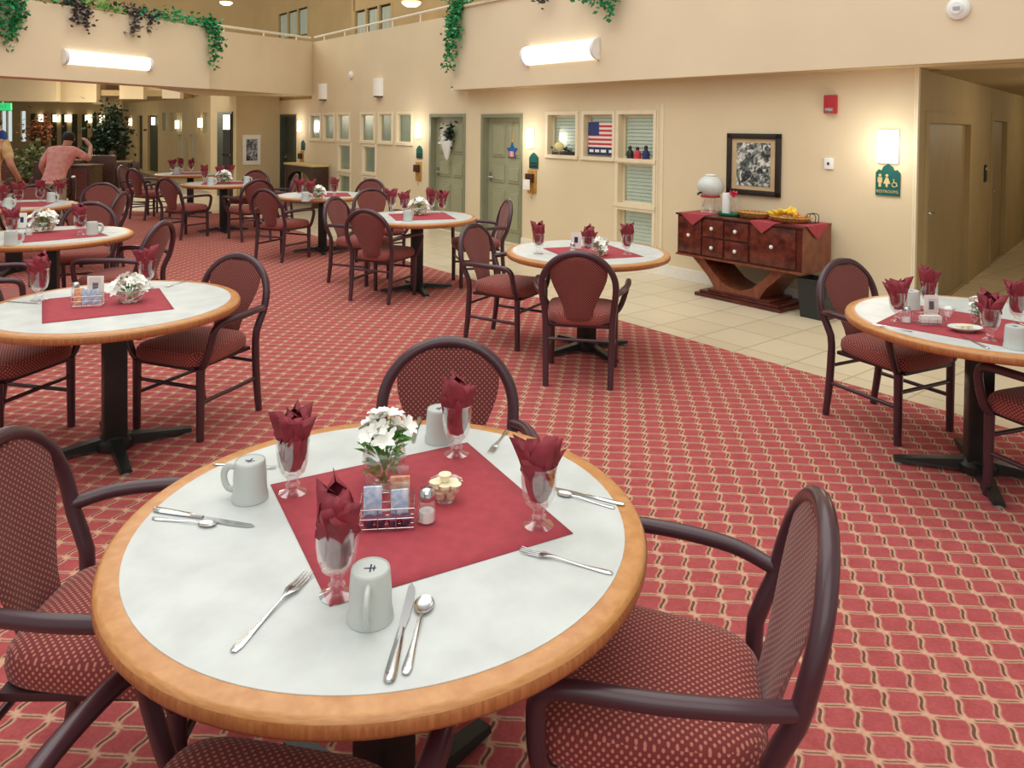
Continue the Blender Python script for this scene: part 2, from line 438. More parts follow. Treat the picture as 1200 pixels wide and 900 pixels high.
wall_grid(b, -7.6, 6.30, TZ, SOF, W1 + W2 + W3 + [D1, D2, D3])
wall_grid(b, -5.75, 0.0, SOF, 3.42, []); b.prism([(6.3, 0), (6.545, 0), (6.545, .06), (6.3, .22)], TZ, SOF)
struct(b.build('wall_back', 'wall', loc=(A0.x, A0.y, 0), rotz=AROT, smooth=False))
# pillar between the two green doors and thin casing around the window groups
def casing(opens, w=.045, dd=.012):
    mb = MB()
    for (s0, s1, z0, z1) in opens:
        mb.box(s0 - w, s0, -dd, 0, z0 - w, z1 + w); mb.box(s1, s1 + w, -dd, 0, z0 - w, z1 + w)
        mb.box(s0, s1, -dd, 0, z1, z1 + w); mb.box(s0 - w, s1 + w, -dd - .012, 0, z0 - w, z0)
    return mb
FR = dict(loc=(A0.x, A0.y, 0), rotz=AROT, smooth=False)
def window(i, opens, style):
    o = struct(casing(opens).build('window_%d' % i, 'trim_paint', **FR))
    for (s0, s1, z0, z1) in opens:
        mb = MB(); fw = .02
        q = 0 if style == 'blind' else -.065
        mb.box(s0, s0 + fw, .09 + q, .12 + q, z0, z1).box(s1 - fw, s1, .09 + q, .12 + q, z0, z1).box(s0 + fw, s1 - fw, .09 + q, .12 + q, z0, z0 + fw).box(s0 + fw, s1 - fw, .09 + q, .12 + q, z1 - fw, z1)
        mb.build('window_sash', 'trim_paint', o, smooth=False)
        MB().box(s0 + fw, s1 - fw, .10 + q, .106 + q, z0 + fw, z1 - fw).build('pane', 'pane', o, smooth=False)
        mb = MB()
        if style == 'blind':
            k = max(6, int((z1 - z0) / .042))
            for j in range(k):
                z = z0 + (z1 - z0) * (j + .5) / k
                mb.add([(s0 + .01, .128, z - .021), (s1 - .01, .128, z - .021), (s1 - .01, .146, z + .018), (s0 + .01, .146, z + .018)], [(0, 1, 2, 3)])
            mb.build('blind', 'blind', o, smooth=False)
        else:
            x = s0 + (s1 - s0) * .12; k = 8; pts = []
            for j in range(k * 4 + 1):
                t = j / (k * 4); pts.append((x + (s1 - x) * t, .056 + .005 * math.sin(t * k * 2 * PI)))
            vs = [(p[0], p[1], z) for z in (z0, z1) for p in pts]; m = len(pts)
            mb.add(vs, [(q, q + 1, m + q + 1, m + q) for q in range(m - 1)]); mb.build('curtain', 'drape', o)
        yb_ = .205 if style == 'blind' else .085
        MB().box(s0, s1, yb_, yb_ + .01, z0, z1).build('window_back', 'dark_void', o, smooth=False)
    return o
window(1, W1, 'drape'); window(2, W2, 'drape'); window(3, W3, 'blind')

def door(i, rect, mat, base=(A0, AU), panels=True, handle_side=-1, fr='sage_dark', deep=.10):
    s0, s1, z0, z1 = rect
    p0, u = base; rz = math.atan2(u.y, u.x)
    f = MB(); w = .05
    f.box(s0 - .0, s0 + w, -.015, deep + .05, TZ, z1).box(s1 - w, s1, -.015, deep + .05, TZ, z1).box(s0 + w, s1 - w, -.015, deep + .05, z1 - w, z1)
    o = struct(f.build('door_%d' % i, fr, loc=(p0.x, p0.y, 0), rotz=rz, smooth=False))
    m = MB(); m.box(s0 + w, s1 - w, deep, deep + .04, .004, z1 - w)
    m.build('door_leaf', mat, o, smooth=False)
    if panels:
        m = MB(); W = s1 - s0 - 2 * w; x0 = s0 + w
        for (a, c) in ((.12, .46), (.54, .88)):
            for (za, zb) in ((.08, .40), (.46, .60), (.66, .93)):
                m.box(x0 + W * a, x0 + W * c, deep - .014, deep, z1 * za, z1 * zb, bev=.008)
                m.box(x0 + W * a + .03, x0 + W * c - .03, deep - .026, deep, z1 * za + .035, z1 * zb - .035, bev=.009)
        m.build('door_panel', mat, o, smooth=False)
    hx = s0 + w + .07 if handle_side < 0 else s1 - w - .07
    m = MB(); m.box(hx - .03, hx + .03, deep - .015, deep, .86, 1.0, bev=.006)
    d = 1 if handle_side < 0 else -1
    m.tube([(hx, deep - .005, .93), (hx, deep - .06, .93), (hx + d * .03, deep - .065, .93), (hx + d * .13, deep - .06, .925)], .011, 8, smooth=3)
    m.build('door_handle', 'steel', o)
    return o
door(1, D1, 'sage'); door(2, D2, 'sage'); door(3, D3, 'dark_green_door', fr='dark_green_door', panels=False)
# baseboard along the tiled side
b = MB(); b.box(1.26, 6.55, -.018, 0, TZ, .12).box(-.12, .29, -.018, 0, TZ, .12).box(-6.5, -1.14, -.018, 0, TZ, .12)
struct(b.build('baseboard_back', 'white_paint', **FR))
# vertical corner strip at the passage, and the vertical trim right of the window column
b = MB(); b.box(6.525, 6.556, -.005, 0.008, .12, SOF).box(3.74, 3.78, -.010, 0, .12, 1.95).box(3.68, 3.70, -.006, 0, .12, 1.95)
struct(b.build('trim_1', 'trim_paint', **FR))
# overhanging upper gallery on the right: parapet, deck and its flat underside
b = MB(); b.box(-.10, 13, -GD, -GD + .15, SOF, 3.44); b.box(-.12, 13, -GD - .03, -GD + .17, 3.44, 3.48)
struct(b.build('wall_gallery_right', 'parapet', **FR))
b = MB(); b.box(-7.6, 13, .03, 3.2, SOF, SOF + .3); b.box(-.09, 13, -GD + .01, 0.03, SOF - .006, SOF + .1)
struct(b.build('ceiling', 'soffit', **FR))
b = MB(); b.box(6.6, 13, .05, 1.2, SOF - .012, SOF); struct(b.build('ceiling', 'soffit', **FR))
# dark seam strip at the soffit (slim reveal)
# passage on the right
HC = Vector((3.47, 6.49)); HU = Vector((.65, .76)).normalized(); HN = Vector((-HU.y, HU.x))
def onhall(x, y): return onwall(x, y, HC, HU)
hd1 = (onhall(1085, 200)[0], onhall(1136, 200)[0], 0, 1.80); hd2 = (onhall(1161, 200)[0], onhall(1161, 200)[0] + 1.2, 0, 1.86)
b = MB(); wall_grid(b, .09, 12, TZ, SOF, [hd1, hd2], 0, .2); b.box(0, .09, 0, .012, TZ, SOF)
struct(b.build('wall_passage', 'hall_wall', loc=(HC.x, HC.y, 0), rotz=math.atan2(HU.y, HU.x), smooth=False))
door(4, hd1, 'hall_door', (HC, HU), False, -1, 'hall_wall', .04)
door(5, hd2, 'hall_door', (HC, HU), False, -1, 'hall_wall', .04)
b = MB(); b.box(0, 12, -3.2, -3.0, TZ, SOF).box(11.8, 12, -3.0, 0, TZ, SOF)
struct(b.build('wall_passage_end', 'hall_wall', loc=(HC.x, HC.y, 0), rotz=math.atan2(HU.y, HU.x), smooth=False))
b = MB(); b.box(.4, 12, -3.2, .2, SOF - .014, SOF + .35)
struct(b.build('ceiling_passage', 'hall_wall', loc=(HC.x, HC.y, 0), rotz=math.atan2(HU.y, HU.x), smooth=False))
hr = math.atan2(HU.y, HU.x)
# door casings of the passage
b = MB()
for (s0, s1, z0, z1) in (hd1, hd2):
    b.box(s0 - .05, s0, -.015, 0, 0, z1 + .05).box(s1, s1 + .05, -.015, 0, 0, z1 + .05).box(s0, s1, -.015, 0, z1, z1 + .05)
struct(b.build('trim_2', 'hall_wall', loc=(HC.x, HC.y, 0), rotz=hr, smooth=False))

# galleries on the left
L0 = Vector((-6.07, 8.97)); L1 = Vector((-4.74, 11.85)); LU = (L1 - L0).normalized(); LN = Vector((-LU.y, LU.x)); LR = math.atan2(LU.y, LU.x)
LFR = dict(loc=(L0.x, L0.y, 0), rotz=LR, smooth=False)
b = MB(); b.box(-6, 3.17, 0, .16, 2.24, 3.17); b.box(-6, 3.17, -.0, .5, 2.22, 2.24)
b.box(-6, 3.17, .16, .5, 2.24, 3.05)
struct(b.build('wall_gallery_left', 'parapet', **LFR))
M0 = L1 + LN * .10; M1 = Vector((-4.22, 16.1))
MU = (M1 - M0).normalized(); MR = math.atan2(MU.y, MU.x); ML = (M1 - M0).length
b = MB()
b.add([(0, 0, 2.23), (ML, 0, 2.29), (ML, 0, 3.43), (0, 0, 3.16), (0, .15, 2.23), (ML, .15, 2.29), (ML, .15, 3.43), (0, .15, 3.16)],
      [(0, 1, 2, 3), (4, 7, 6, 5), (0, 4, 5, 1), (3, 2, 6, 7), (0, 3, 7, 4), (1, 5, 6, 2)])
struct(b.build('wall_gallery_far', 'parapet', loc=(M0.x, M0.y, 0), rotz=MR, smooth=False))
# deck under the left galleries
P = [(L0 - LU * 6), L1, M0, M1, Vector((-5.6, 18.0)), Vector((-6.9, 16.6)), L1 + LN * 1.5, L0 - LU * 6 + LN * 1.5]
b = MB(); b.prism([(p.x - .03, p.y) for p in P], 2.30, 2.42); struct(b.build('ceiling', 'soffit', smooth=False))
# handrails on the galleries
def rail(p0, p1, z0, z1, zb0, zb1, k):
    m = MB(); d = p1 - p0
    m.tube([(p0.x, p0.y, z0), (p1.x, p1.y, z1)], .022, 8)
    for j in range(k):
        t = (j + .5) / k; q = p0 + d * t
        m.tube([(q.x, q.y, zb0 + (zb1 - zb0) * t), (q.x, q.y, z0 + (z1 - z0) * t)], .014, 6)
    return m
n_ = -MU.yx if False else Vector((-MU.y, MU.x))
r1 = rail(M0 + n_ * .08, M1 + n_ * .08, 3.25, 3.52, 3.16, 3.43, 3)
o = struct(r1.build('trim_3', 'rail_paint'))
q0, q1 = aw(-5.75, -.06), aw(-.15, -.06)
r1 = rail(Vector((q0.x, q0.y)), Vector((q1.x, q1.y)), 3.53, 3.60, 3.42, 3.42, 6)
struct(r1.build('trim_4', 'rail_paint'))
# upper storey walls behind the galleries
def upper(i, s0, s1, off, rects, dark=None):
    m = MB(); wall_grid(m, s0, s1, 2.5, 7, [r[:4] for r in rects], off, off + .2)
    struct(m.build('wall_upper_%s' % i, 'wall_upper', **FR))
    for r in rects:
        if r[4] == 'w':
            m = MB(); m.box(r[0], r[1], off + .1, off + .13, r[2], r[3]); o = struct(m.build('window_%d' % r[5], 'dark_void', **FR))
            m = MB(); w = (r[1] - r[0]) / 3
            for k in range(3): m.box(r[0] + w * k + .08, r[0] + w * (k + 1) - .04, off + .05, off + .1, r[2] + .05, r[3] - .05)
            m.build('curtain', 'drape', o, smooth=False)
            m = MB()
            for k in range(4): m.box(r[0] + w * k - .04, r[0] + w * k + .04, off - .01, off + .05, r[2], r[3])
            m.build('window_frame', 'wall_upper', o, smooth=False)
        else:
            m = MB(); m.box(r[0], r[1], off + .15, off + .2, r[2], r[3]); struct(m.build('window_%d' % r[5], 'dark_void', **FR))  # dark panel put in for the shade inside the opening
o1, o2 = 3.0, 2.0
def ur(x0, y0, x1, y1, off): 
    a = onwall(x0, (y0 + y1) / 2, off=off); c = onwall(x1, (y0 + y1) / 2, off=off)
    return (a[0], c[0], onwall((x0 + x1) / 2, y1, off=off)[1], onwall((x0 + x1) / 2, y0, off=off)[1])
cs = onwall(414, 10, off=o1)[0]; cs2 = onwall(414, 10, off=o2)[0]
upper('left', -45, cs, o1, [ur(257, 17, 295, 45, o1) + ('d', 11), ur(326, 12, 361, 44, o1) + ('w', 12)])
struct(MB().box(-45, -4, 27, 27.2, 2.6, 11).build('wall_upper_far', 'wall_upper', smooth=False))
upper('right', cs2, 14, o2, [ur(415, 8, 459, 40, o2) + ('w', 13)])
b = MB(); b.box(cs2 - .1, cs2 + .1, o2, o1 + .2, 2.5, 7); struct(b.build('wall_upper_step', 'wall_upper', **FR))

# end block with the small picture, and the wall running on beyond it
P1 = Vector((-5.35, 17.42)); P2 = Vector((-6.12, 16.80)); P3 = Vector((-7.25, 18.2)); P4 = Vector((-6.5, 18.8))
b = MB(); b.prism([(p.x, p.y) for p in (P1, P2, P3, P4)], TZ, 3.0)
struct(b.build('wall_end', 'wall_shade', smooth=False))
BU = (P2 - P3).normalized(); BR = math.atan2(BU.y, BU.x)
sa, sb = onwall(256, 170, P3, BU)[0], onwall(273, 170, P3, BU)[0]
b = MB(); b.box(sa, sb, -.03, .0, 0, 1.95); o = struct(b.build('door_6', 'dark_green_door', loc=(P3.x, P3.y, 0), rotz=BR, smooth=False))
MB().box(sa + (sb - sa) * .45, sb - .04, -.045, -.03, .05, 1.9).build('door_leaf', 'dark_void', o, smooth=False)
tag_o = MB().box(sa + (sb - sa) * .5, sb - .08, -.055, -.045, 1.55, 1.88).build('door_window', 'lamp_soft', o, smooth=False)
MB().box(sa + (sb - sa) * .45, sb - .04, -.06, -.045, .95, 1.0).build('door_bar', 'steel', o, smooth=False)
# far wall continuing the line of doors
FO = []
def fw(x0, x1, y0, y1):
    a = onwall(x0, 150)[0]; c = onwall(x1, 150)[0]; m = (x0 + x1) / 2
    return (a, c, onwall(m, y1)[1], onwall(m, y0)[1])
fd = [fw(161, 167, 132, 150)[:2] + (0, 1.95), fw(173, 185, 132, 150)[:2] + (0, 1.95)]
fwin = [fw(190, 196, 132, 153), fw(199, 204, 132, 154), fw(207, 213, 132, 154), fw(208, 214, 158, 190), fw(230, 235, 132, 156), fw(238, 244, 132, 156), fw(221, 227, 158, 190)]
b = MB(); wall_grid(b, -24, -8.6, TZ, 3.3, fd + fwin)
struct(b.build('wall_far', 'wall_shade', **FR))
for k, r in enumerate(fd):
    struct(MB().box(r[0], r[1], .08, .12, 0, 1.95).build('door_%d' % (7 + k), 'dark_green_door', **FR))
for k, r in enumerate(fwin):
    struct(MB().box(r[0], r[1], .10, .14, r[2], r[3]).build('window_%d' % (14 + k), 'drape', **FR))
# far sitting area: back wall, side wall, low ceiling and the opposite gallery front
b = MB()
fx = lambda px, d: (px - CX) / F * d
wall_grid(b, -32, -13, TZ, 3.3, [(fx(8, 30), fx(14, 30), .9, 2.1), (fx(1, 30), fx(7, 30), .9, 2.1), (fx(24, 30), fx(30, 30), .9, 2.1), (fx(-60, 30), fx(-10, 30), .6, 2.1)], 30, 30.2)
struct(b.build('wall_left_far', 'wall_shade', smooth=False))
for k, (a, c) in enumerate(((1, 7), (8, 14), (24, 30), (-60, -10))):
    struct(MB().box(fx(a, 30), fx(c, 30), 30.1, 30.14, .6, 2.1).build('window_%d' % (21 + k), 'window_glow', smooth=False))
b = MB()
for k in range(9):
    x = fx(36 + k * 12, 29.9); b.box(x, x + .16, 29.9, 30, .7, 2.0)
struct(b.build('trim_5', 'dark_green_door', smooth=False))
b = MB(); b.box(-26, -25.8, 5, 30, TZ, 3.3); struct(b.build('wall_left', 'wall_shade', smooth=False))
b = MB(); b.box(-30, -9.5, 21.45, 31, 2.44, 2.6); struct(b.build('ceiling_far', 'soffit', smooth=False))
b = MB(); b.box(-24, fx(66, 20.8), 20.8, 21.0, 2.24, 3.5); b.box(fx(71, 21.2), fx(113, 21.2), 21.2, 21.4, 2.24, 3.5); b.box(fx(113, 22), fx(124, 22), 21.8, 22.0, 2.2, 3.6)
b.box(fx(142, 20.5), fx(170, 20.5), 20.4, 20.6, 2.32, 2.9).box(fx(124, 23), fx(142, 23), 23, 23.1, 2.1, 3.4)
b.box(fx(192, 18.5), fx(213, 18.5), 18.4, 18.6, 2.28, 2.6)
struct(b.build('wall_gallery_opposite', 'wall', smooth=False))
b = MB(); b.prism([(-30, 18), (-6.6, 18.6), (-9.5, 24), (-30, 24)], 3.5, 3.6); struct(b.build('ceiling_upper', 'soffit', smooth=False))

# ------------------------------------------------------------------ chair
def arch(t):  # t 0..PI : left to right over the top
    return (-.238 * math.cos(t), .655 + .225 * math.sin(t))
def yb(z): return -.225 - .115 * max(0, (z - .42)) / .45
def make_chair():
    t = thing('dining_chair', 'chair', 'chair')
    n_, q = 13, 9
    def halfw(z):
        k = min(1, max(0, (z - .46) / .29)); k = k * k * (3 - 2 * k)
        w = .094 + .092 * k
        if z > .655: w = min(w, .222 * math.sqrt(max(0, 1 - ((z - .655) / .213) ** 2)) + .002)
        return w
    zs = [.425, .45, .5, .55, .6, .65, .7, .74, .775, .805, .83, .85, .862]
    m = MB(); vs = []; fs = []
    for side in (1, -1):
        for z in zs:
            w = halfw(z)
            for j in range(q):
                u = -1 + 2 * j / (q - 1)
                th = .017 * (1 - abs(u) ** 4) * (1 if .43 < z < .86 else .3)
                vs.append((u * w, yb(z) + side * th - .02 * (1 - u * u) + .012, z))
    L = len(zs) * q
    for s in (0, 1):
        for i in range(len(zs) - 1):
            for j in range(q - 1):
                a = s * L + i * q + j; fs.append((a, a + 1, a + q + 1, a + q))
    for i in range(len(zs) - 1):
        for j in (0, q - 1): a = i * q + j; fs.append((a, a + q, a + q + L, a + L))
    for j in range(q - 1):
        for i in (0, len(zs) - 1): a = i * q + j; fs.append((a, a + 1, a + 1 + L, a + L))
    m.add(vs, fs); m.build('backrest', 'back_fabric', t, ang=60)
    # seat cushion
    m = MB(); seg = 40; vs = []; fs = []
    rings = [(.93, .392), (.985, .402), (1, .425), (.985, .452), (.93, .470), (.8, .481), (.5, .488), (.2, .490)]
    for k, z in rings:
        for s in range(seg):
            a = 2 * PI * s / seg; c, d = math.cos(a), math.sin(a)
            x = math.copysign(abs(c) ** .42, c); y = math.copysign(abs(d) ** .42, d)
            wx = .225 + .03 * y
            vs.append((x * wx * k, .015 + y * .245 * k, z))
    for i in range(len(rings) - 1):
        for s in range(seg): fs.append((i * seg + s, i * seg + (s + 1) % seg, (i + 1) * seg + (s + 1) % seg, (i + 1) * seg + s))
    fs.append(tuple(range(seg))); fs.append(tuple((len(rings) - 1) * seg + s for s in range(seg)))
    m.add(vs, fs); m.build('seat', 'seat_fabric', t, ang=60)
    m = MB(); m.box(-.20, .20, -.2, .235, .372, .394, bev=.006); m.build('seat_frame', 'tube_under', t)
    # arched back tube
    pts = [(-.216, -.222, .38), (-.222, -.224, .48), (-.234, yb(.58), .58)]
    for k in range(13):
        x, z = arch(PI * k / 12); pts.append((x, yb(z) - .0, z))
    pts += [(.234, yb(.58), .58), (.222, -.224, .48), (.216, -.222, .38)]
    MB().tube(pts, .021, 10, smooth=2).build('back_frame', 'tube', t, ang=80)
    for s in (-1, 1):
        MB().tube([(s * .208, -.262, 0), (s * .212, -.235, .2), (s * .216, -.222, .385)], [.019, .022, .022], 8, smooth=2).build('leg', 'tube', t, ang=80)
        MB().tube([(s * .222, .215, 0), (s * .222, .212, .385)], [.020, .0235], 8).build('leg', 'tube', t, ang=80)
        MB().tube([(s * .234, yb(.605), .605), (s * .280, -.17, .622), (s * .309, -.02, .626), (s * .314, .12, .624), (s * .311, .178, .614), (s * .306, .206, .585), (s * .294, .212, .53), (s * .272, .214, .46), (s * .248, .212, .41), (s * .222, .205, .385)], .0195, 10, smooth=4).build('armrest', 'tube', t, ang=80)
        MB().tube([(s * .212, -.24, .2), (s * .222, .213, .2)], .012, 8).build('stretcher', 'tube', t, ang=80)
    MB().tube([(-.214, -.23, .3), (.214, -.23, .3)], .011, 8).build('stretcher', 'tube', t, ang=80)
    MB().tube([(-.222, .213, .28), (.222, .213, .28)], .011, 8).build('stretcher', 'tube', t, ang=80)
    return t
chair = Proto(make_chair())
def put_chair(x, y, fx_, fy_, label, sc=None):
    return chair.put((x, y, 0), math.atan2(-fx_, fy_), label, 'dining chairs around the round tables', sc)

# ------------------------------------------------------------------ table
TT = .75
def make_table():
    t = thing('round_table', 'table', 'table')
    m = MB(); m.lathe([(0, .738), (.6075, .738), (.604, .745), (.597, .7488), (.56, .7485), (.3, .7485), (0, .7485)], 96)
    m.build('tabletop', 'rim_wood', t, ang=50)
    MB().lathe([(0, .703), (.590, .703), (.603, .708), (.6095, .718), (.6100, .732), (.6075, .7379), (0, .7379)], 96).build('edge_band', 'rim_edge', t, ang=50)
    MB().lathe([(0, .7487), (.5600, .7487), (.5596, .7500), (0, .7500)], 96).build('laminate_surface', 'laminate', t)
    m = MB(); m.box(-.055, .055, -.055, .055, .05, .69, bev=.012); m.build('pedestal', 'black_iron', t)
    MB().prism([(-.2, -.03), (-.03, -.03), (-.03, -.2), (.03, -.2), (.03, -.03), (.2, -.03), (.2, .03), (.03, .03), (.03, .2), (-.03, .2), (-.03, .03), (-.2, .03)], .685, .703).build('mounting_plate', 'black_iron', t, smooth=False)
    MB().lathe([(0, .02), (.09, .02), (.09, .05), (.06, .08), (0, .08)], 20).build('base_hub', 'black_iron', t)
    for k in range(4):
        M = Matrix.Rotation(k * PI / 2, 4, 'Z')
        m = MB()
        m.add([(.03, -.032, .02), (.03, .032, .02), (.03, .028, .075), (.03, -.028, .075), (.37, -.026, .012), (.37, .026, .012), (.37, .022, .03), (.37, -.022, .03)],
              [(0, 3, 2, 1), (4, 5, 6, 7), (0, 1, 5, 4), (1, 2, 6, 5), (2, 3, 7, 6), (3, 0, 4, 7)], M)
        m.build('foot', 'black_iron', t, ang=30)
        m = MB(); m.lathe([(0, 0), (.022, 0), (.022, .014), (0, .014)], 12, c=(.35, 0, 0), mat=M); m.build('glide', 'glide', t)
    return t
table = Proto(make_table())
TAB = {  # name: (x, y, base rotation, label)
 'near': (-.29, 1.77, .9, 'nearest round dining table with white top and light wood edge, filling the foreground'),
 'left': (-2.03, 3.86, .62, 'round dining table at the left edge behind the nearest table, on a black pedestal'),
 'right': (2.30, 3.68, 1.25, 'round dining table cut by the right edge of the picture, mug and plate on it'),
 'middle': (.575, 5.66, .5, 'round dining table on the carpet edge in front of the window with the flag'),
 'doors': (-.96, 7.70, .4, 'round dining table in front of the two green doors'),
 'second': (-3.78, 6.2, .3, 'round dining table on the left edge, second behind the large left one'),
 'third': (-5.55, 8.45, .2, 'round dining table at the far left edge in front of the person in pink'),
 'console': (-2.5, 10.0, .3, 'round dining table in front of the dark arched console'),
 'picture': (-4.5, 11.8, .5, 'round dining table standing before the small white framed picture'),
 'farthest': (-5.95, 14.0, .3, 'farthest round dining table, by the tiled strip at the end of the carpet'),
}
for k, (x, y, a, l) in TAB.items(): table.put((x, y, 0), a, l, 'round dining tables')

C_ = [
 (.335, 1.665, -.97, .25, 'armchair right of the nearest table, its back towards the right'),
 (-.95, 1.875, 1, .02, 'armchair at the left edge of the picture, pushed up to the nearest table'),
 (-.215, 2.44, .03, -1, 'armchair behind the nearest table, its arched back facing us over the table'),
 (-.45, 1.205, .18, .98, 'armchair at the bottom edge, half under the near rim of the nearest table'),
 (-1.76, 4.24, -.36, -.93, 'armchair right of the left table, dark arched back towards the carpet'),
 (-2.68, 3.98, .97, -.24, 'armchair left of the left table, only its seat and legs in view'),
 (2.17, 4.29, .45, -.88, 'armchair left of the right-edge table, in front of the black bin'),
 (2.49, 3.33, -.34, .94, 'armchair in front of the right-edge table, cut by the picture edge'),
 (.48, 5.10, .16, .98, 'armchair with its back to us in front of the middle table'),
 (-.02, 5.93, .86, -.5, 'armchair left of the middle table, turned towards it'),
 (-1.24, 7.36, .36, .93, 'armchair with its back to us in front of the table by the green doors'),
 (-1.62, 8.12, .93, -.36, 'armchair facing right at the left side of the table by the green doors'),
 (-.36, 8.06, -.95, -.25, 'armchair in front of the right green door, facing left'),
 (-1.58, 9.1, .5, -.86, 'armchair behind the table by the green doors, partly hidden'),
 (-3.12, 6.05, -1, .06, 'armchair right of the second left table, facing left on open carpet'),
 (-3.6, 5.22, .95, .5, 'armchair in front of the second left table, behind the left table'),
 (-4.05, 7.15, .35, -.94, 'armchair behind the second left table, its arched back facing us'),
 (-5.85, 9.2, .45, -.9, 'armchair behind the third left table, before the person in pink'),
 (-5.25, 9.55, .3, -.95, 'armchair beside the khaki trousers of the person in pink'),
 (-4.75, 8.55, -1, -.1, 'armchair seen edge-on right of the third left table'),
 (-2.85, 9.45, .42, .9, 'armchair with its back to us in front of the table by the console'),
 (-2.15, 10.75, -.3, -.95, 'armchair behind the table by the console'),
 (-4.82, 11.15, .42, .9, 'armchair with its back to us at the table before the small picture'),
 (-4.38, 12.55, -.1, -1, 'armchair behind the table before the small picture, facing us'),
 (-3.75, 11.95, -1, -.1, 'armchair right of the table before the small picture'),
 (-3.82, 11.02, -.6, .7, 'armchair in front right of the table before the small picture'),
 (-6.35, 13.3, .5, .86, 'armchair in front of the farthest table, nearer of its two left chairs'),
 (-6.85, 13.95, .99, .1, 'leftmost armchair at the farthest table, beside the grey carpet'),
]
for c in C_: put_chair(*c)

# ------------------------------------------------------------------ tableware
def make_goblet():
    t = thing('goblet', 'goblet', 'glass')
    m = MB(); m.lathe([(0, 0), (.034, 0), (.035, .003), (.022, .008), (.012, .013), (.017, .018), (.018, .024), (.010, .029), (.014, .034), (.013, .039), (.020, .046), (.031, .056), (.038, .076), (.0415, .102), (.0415, .138), (.0435, .146), (.042, .146), (.0398, .137), (.0395, .102), (.036, .077), (.029, .059), (.012, .049), (0, .047)], 24)
    m.build('glass_bowl', 'glass', t, ang=80)
    return t
goblet = Proto(make_goblet())
def napkin_mesh(seed):
    r = random.Random(seed); m = MB()
    n = 6
    for k in range(n + 4):
        a = 2 * PI * k / n + r.uniform(-.35, .35); h = r.uniform(.172, .235); out = r.uniform(-.004, .034); w = r.uniform(.030, .040); tw = r.uniform(-.8, .8)
        if k >= n: a = 2 * PI * (k - n) / 4 + r.uniform(-.5, .5); out = r.uniform(-.022, -.004); h = r.uniform(.185, .215); w *= .85
        rows = 9; vs = []; fs = []
        for i in range(rows):
            t = i / (rows - 1)
            z = .062 + (h - .062) * t
            rad = .008 + .014 * min(1, t * 2) + out * max(0, t - .45) ** 1.3 * 1.9
            ww = w * (.45 + 1.3 * t if t < .5 else (1.10) * (max(0, 1 - ((t - .5) / .5) ** 2.6)) ** .6 + .06)
            if t < .62: ww = min(ww, .030)
            aa = a + tw * t
            cx, cy = math.cos(aa) * rad, math.sin(aa) * rad
            tx, ty = -math.sin(aa), math.cos(aa)
            for j, u in enumerate((-1, -.5, 0, .5, 1)):
                fold = .012 * (1 - abs(u)) * (1 + t) - .016 * abs(u) * t
                vs.append((cx + tx * u * ww + math.cos(aa) * fold, cy + ty * u * ww + math.sin(aa) * fold, z - .012 * abs(u) * t))
        for i in range(rows - 1):
            for j in range(4): q = i * 5 + j; fs.append((q, q + 1, q + 6, q + 5))
        m.add(vs, fs)
    m.lathe([(0, .058), (.016, .062), (.026, .08), (.030, .1), (.032, .12), (.030, .145), (.022, .165), (.010, .175), (0, .178)], 14, flute=.16, nf=5)
    return m
NAP = []
for s in range(5):
    o = napkin_mesh(s).build('cloth_napkin', 'napkin', ang=35, solid=.0015); tag(o, 'napkin', 'napkin'); NAP.append(Proto(o))
def goblet_napkin(p, where, k, sc=1.0, rot=0):
    z = p[2] if len(p) > 2 else TT
    goblet.put((p[0], p[1], TT + .0), rot, 'water goblet ' + where, 'stemmed water goblets', sc)
    NAP[k % 5].put((p[0], p[1], TT + .0), rot, 'burgundy napkin in the goblet ' + where, 'burgundy napkins in goblets', sc)

def make_mug():
    t = thing('mug', 'mug', 'mug')
    m = MB(); m.lathe([(.0405, 0), (.0425, .001), (.0420, .012), (.0395, .02), (.0385, .06), (.0360, .088), (.0345, .0935), (.0325, .0945), (.031, .092), (0, .0915)], 32); m.lathe([(.0405, 0), (.0390, .002), (.036, .06), (.033, .084), (0, .086)], 32)
    m.build('mug_body', 'mug_grey', t, ang=50)
    MB().tube([(.036, 0, .075), (.055, 0, .074), (.066, 0, .060), (.066, 0, .040), (.056, 0, .022), (.038, 0, .018)], .0058, 8, smooth=4, flat=1.5).build('handle', 'mug_grey', t, ang=80)
    m = MB(); m.box(-.012, .012, -.0014, .0014, .0912, .0922).box(-.0014, .0014, -.012, .010, .0912, .0922).box(-.008, .008, .005, .0075, .0912, .0922); m.build('maker_mark', 'navy', t)
    return t
mug = Proto(make_mug())

